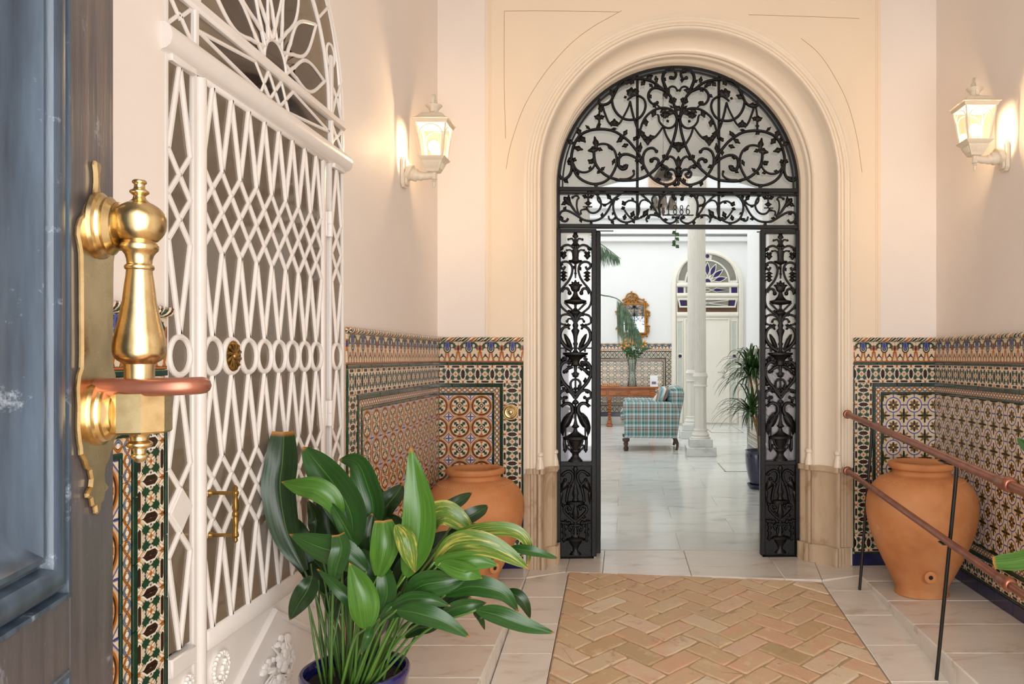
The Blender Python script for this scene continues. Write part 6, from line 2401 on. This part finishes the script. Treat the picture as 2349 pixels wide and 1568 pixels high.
# ---- gilt mirror
mr = thing('gilt_mirror', 'gilt carved mirror with an openwork crest on the white far wall', 'mirror', ((1453 - 1430) * YC / F, YC - .02, 2.1))
kx = 6.033
MX = lambda cx, cy: ((1370 + cx / kx - 1453) * YC / F, EYE + (820 - (540 + cy / kx)) * YC / F - 2.1)
q = [MX(*p) for p in ((325, 945), (655, 945), (665, 1150), (668, 1350), (330, 1350), (322, 1150))]
MB().prism(q, -.012, .018).build('mirror_glass', MIRROR, mr, ang=0)
MB().sweep(q, .045, .045, True).build('mirror_frame', GILT, mr)
for pts, lv in (([(345, 900), (390, 870), (420, 815), (480, 800), (540, 820), (570, 870), (620, 890), (670, 920)], 4), ([(370, 930), (420, 890), (440, 850), (480, 840), (520, 850), (540, 890), (600, 930)], 3), ([(480, 800), (480, 850), (480, 930)], 2),
                ([(440, 930), (480, 880), (530, 930)], 2), ([(670, 920), (680, 960), (660, 1000), (690, 975), (705, 965)], 2), ([(655, 1040), (700, 1045), (725, 1065), (705, 1110), (690, 1170), (670, 1190)], 3), ([(670, 1060), (680, 1120), (700, 1180), (680, 1240), (720, 1255)], 2),
                ([(700, 1260), (715, 1320), (690, 1370), (650, 1390), (610, 1400)], 3), ([(320, 1040), (275, 1060), (270, 1090), (300, 1130), (310, 1190), (330, 1230)], 3), ([(330, 1230), (280, 1260), (285, 1285), (310, 1320), (300, 1350), (330, 1390)], 2), ([(330, 960), (300, 990), (320, 1020)], 1),
                ([(330, 1390), (380, 1410), (430, 1385), (480, 1415), (530, 1390), (590, 1400), (640, 1380)], 5), ([(400, 870), (430, 920), (410, 935)], 1), ([(560, 870), (540, 920), (580, 940)], 1)):
    scroll(mr, [MX(*p) for p in pts], .016, .014, lv, m=GILT, ll=.06, y=-.01, name='carved_scroll')

# ---- palm fronds hanging in from the left
pm = thing('areca_palm', 'palm fronds arching in beside the mirror from the left of the courtyard', 'palm', (-1.25, 10.6, 0))
PO = V((-1.25, 10.6, 0))
MB().lathe([(.002, 0), (.2, 0), (.24, .3), (.25, .4), (.22, .4), (.21, .34), (.002, .34)], 28).build('pot', POT_NAVY, pm, ang=40)
MB().lathe([(.002, .34), (.21, .34), (.21, .35), (.002, .355)], 20).build('potting_soil', SOIL, pm)
MB().tube(cr([V((0, 0, .33)), V((.02, .0, 1.2)), V((0, 0, 1.9))], 6), [.05, .035], 10).build('trunk', BARK, pm)


def frond(pts, nl, L, droop, d, side=0, s0=14):
    P = [at(x, y, d) - PO for x, y in pts]
    P = cr([V((0, 0, 1.85)), P[0].lerp(V((0, 0, 1.85)), .4) + V((0, 0, .2))] + P, 8)
    b = MB().tube(P, [.012, .004], 6)
    n = len(P)
    for k in range(nl):
        i = s0 + int((n - s0 - 2) * k / nl)
        p = P[i]
        T = (P[i + 1] - P[i]).normalized()
        for s in ((-1, 1) if not side else (side,)):
            out = T.cross(V((0, -1, 0))) * s
            d1 = (T * .35 + out * .22 + V((rv.uniform(-.12, .12), rv.uniform(-.3, .3), -droop))).normalized()
            l = L * (1.0 - .78 * k / nl) * rv.uniform(.85, 1.1)
            q1 = p + d1 * l * .5
            q2 = p + d1 * l + V((0, 0, -droop * l * .35))
            w = V((-d1.z, 0, d1.x)) * .0075
            b.add([p, q1 + w, q2, q1 - w, q1 + V((0, -.006, 0))], [(0, 1, 4), (1, 2, 4), (2, 3, 4), (3, 0, 4)])
    return b.build('frond', PALM, pm, ang=0)


frond([(1382, 677), (1400, 680), (1420, 688), (1442, 714), (1460, 748), (1474, 780)], 46, .42, 1.9, 10.4, 0, 30)
frond([(1340, 545), (1372, 556), (1400, 575), (1424, 594)], 40, .36, 1.1, 10.2)
frond([(1300, 560), (1330, 600), (1350, 660)], 30, .5, .8, 10.8)

# ---- dracaena in a navy pot
DX, DY = (1750 - 1430) * 8.3 / F, 8.3
DO = V((DX, DY, 0))
dr = thing('potted_dracaena', 'spiky dracaena in a glossy navy pot just inside the gate at the right', 'potted plant', DO)
ks = 4.357
D9 = lambda cx, cy, d=8.2: at(1640 + cx / ks, 780 + cy / ks, d)
MB().lathe([(.002, .02), (.13, .02), (.135, .06), (.16, .15), (.178, .26), (.18, .35), (.176, .375), (.182, .385), (.178, .393), (.164, .39), (.158, .36), (.002, .345)], 40).build('pot', POT_NAVY, dr, ang=40)
MB().lathe([(.002, 0), (.14, 0), (.16, .03), (.164, .045), (.155, .045), (.14, .02), (.002, .018)], 32).build('saucer', POT_NAVY, dr, ang=40)
MB().lathe([(.002, .345), (.157, .345), (.157, .352), (.002, .356)], 24).build('potting_soil', SOIL, dr)
tops = []
for k, (cx, cy, x0) in enumerate(((345, 330, -.03), (400, 330, .03), (370, 730, .0))):
    tp = D9(cx, cy, 8.32 - .06 * k) - DO
    MB().tube(cr([V((x0, 0, .33)), V((x0 * .6 + .02, 0, .33)).lerp(tp, .5), tp], 5), [.017, .012], 8).build('cane', BARK, dr)
    tops.append(tp)
for k, tp in enumerate(tops):
    b = MB()
    for j in range(64):
        a = rv.uniform(0, 6.28)
        el = rv.uniform(-.2, 1.35)
        L = rv.uniform(.28, .5)
        d0 = V((math.cos(a) * math.cos(el), math.sin(a) * math.cos(el), math.sin(el)))
        side_ = V((-math.sin(a), math.cos(a), 0))
        pts = []
        p = tp + V((0, 0, rv.uniform(-.04, .05)))
        for i in range(10):
            t = i / 9
            pts.append(p)
            p = p + (d0 + V((0, 0, -2.1 * t * t))).normalized() * L / 9
        vs, fs = [], []
        for i, q_ in enumerate(pts):
            w = .0145 * (1 - (i / 9) ** 2 * .95)
            vs += [q_ - side_ * w, q_ + V((0, 0, -.003)), q_ + side_ * w]
        for i in range(9):
            fs += [(i * 3, i * 3 + 1, i * 3 + 4, i * 3 + 3), (i * 3 + 1, i * 3 + 2, i * 3 + 5, i * 3 + 4)]
        b.add(vs, fs)
    b.build('leaf_crown', DRAC, dr, ang=60)

# ---- hanging things seen through the fanlight, ivy, relief board, floor covers
hl = thing('hanging_lantern', 'dark hanging lantern on a chain in the gallery, seen through the fanlight', 'hanging lantern', ((1521 - 1430) * 7.0 / F, 7.0, 4.19))
HZ = lambda y: EYE + (820 - y) * 7.0 / F - 4.19
MB().lathe([(.06, 0), (.055, -.02), (.03, -.06), (.012, -.09), (.002, -.1)], 20).build('ceiling_rose', STEEL, hl)
MB().tube([(0, 0, -.08), (0, 0, HZ(385))], .005, 6).build('chain', SPRING, hl)
MB().lathe([(.02, HZ(383)), (.04, HZ(388)), (.085, HZ(408)), (.08, HZ(412))], 6).build('lantern_cap', STEEL, hl, ang=20)
for k in range(3):
    a = k * 2.09 + .4
    c = (.085 * math.cos(a), .085 * math.sin(a), 0)
    MB().tube([(0, 0, HZ(412)), (0, 0, HZ(440)), (c[0], c[1], HZ(448))], .006, 6).lathe([(.02, HZ(450)), (.028, HZ(458)), (.05, HZ(474)), (.054, HZ(478)), (.03, HZ(470)), (.02, HZ(460))], 16, c).build('lamp_shade', CHROME, hl, ang=40)
MB().lathe([(.004, HZ(440)), (.03, HZ(452)), (.035, HZ(466)), (.012, HZ(480)), (.018, HZ(486)), (.002, HZ(496))], 16).build('lantern_body', STEEL, hl, ang=40)
iv = thing('ivy_tendril', 'thin ivy tendril hanging down in the middle of the courtyard', 'ivy', ((1550 - 1430) * 8.93 / F, 8.93, 3.42))
IZ = lambda y: EYE + (820 - y) * 8.93 / F - 3.42
b = MB().tube(cr([V((0, 0, 0)), V((.01, 0, IZ(500))), V((0, 0, IZ(530))), V((-.01, 0, IZ(560)))], 5), .004, 5)
b.build('ivy_stem', STEM, iv)
for yy, s in ((505, 1), (515, -1), (530, -1), (534, 1), (545, 1), (552, -1), (558, -1), (562, 1)):
    MB().blob(lobed((0, IZ(yy)), rad(-40 if s > 0 else 215), .05, .04), 0, .006).build('ivy_leaf', FOLIAGE, iv, ang=40)
rb_ = thing('relief_board', 'beige relief board high on the far wall behind the fanlight', 'relief board', ((1555 - 1430) * (YC - .2) / F, YC - .03, EYE + (820 - 418) * YC / F))
MB().box((0, 0, 0), (1.15, .05, .26), .01).build('board', RELIEF_BOARD, rb_)
b = MB()
for k in range(9):
    b.tube([V((-.45 + k * .11 + .035 * math.cos(i * PI / 5), -.028, .035 * math.sin(i * PI / 5) * (1.6 if k % 2 else 1))) for i in range(10)], .008, 5, closed=True)
b.build('relief_ornament', RELIEF_BOARD, rb_)
for x0, y0, x1, y1, lab in ((1655, 1062, 1722, 1081, 'flat marble access cover framed in the courtyard floor near the navy pot'), (1622, 975, 1690, 992, 'flat marble access cover framed in the courtyard floor near the cream door')):
    dA, dB = F * EYE / (y1 - 820), F * EYE / (y0 - 820)
    xa, xb = (x0 - 1430) * (dA + dB) / 2 / F, (x1 - 1430) * (dA + dB) / 2 / F
    ac = thing('access_cover', lab, 'floor cover', ((xa + xb) / 2, (dA + dB) / 2, .0))
    w_, h_ = xb - xa, dB - dA
    MB().box((0, 0, .001), (w_, h_, .004)).build('cover_plate', MARBLE_W, ac)
    b = MB()
    for sx in (-1, 1):
        b.box((sx * w_ / 2, 0, .0015), (.012, h_ + .012, .005)).box((0, sx * h_ / 2, .0015), (w_ + .012, .012, .005))
    b.build('cover_frame', SPRING, ac)
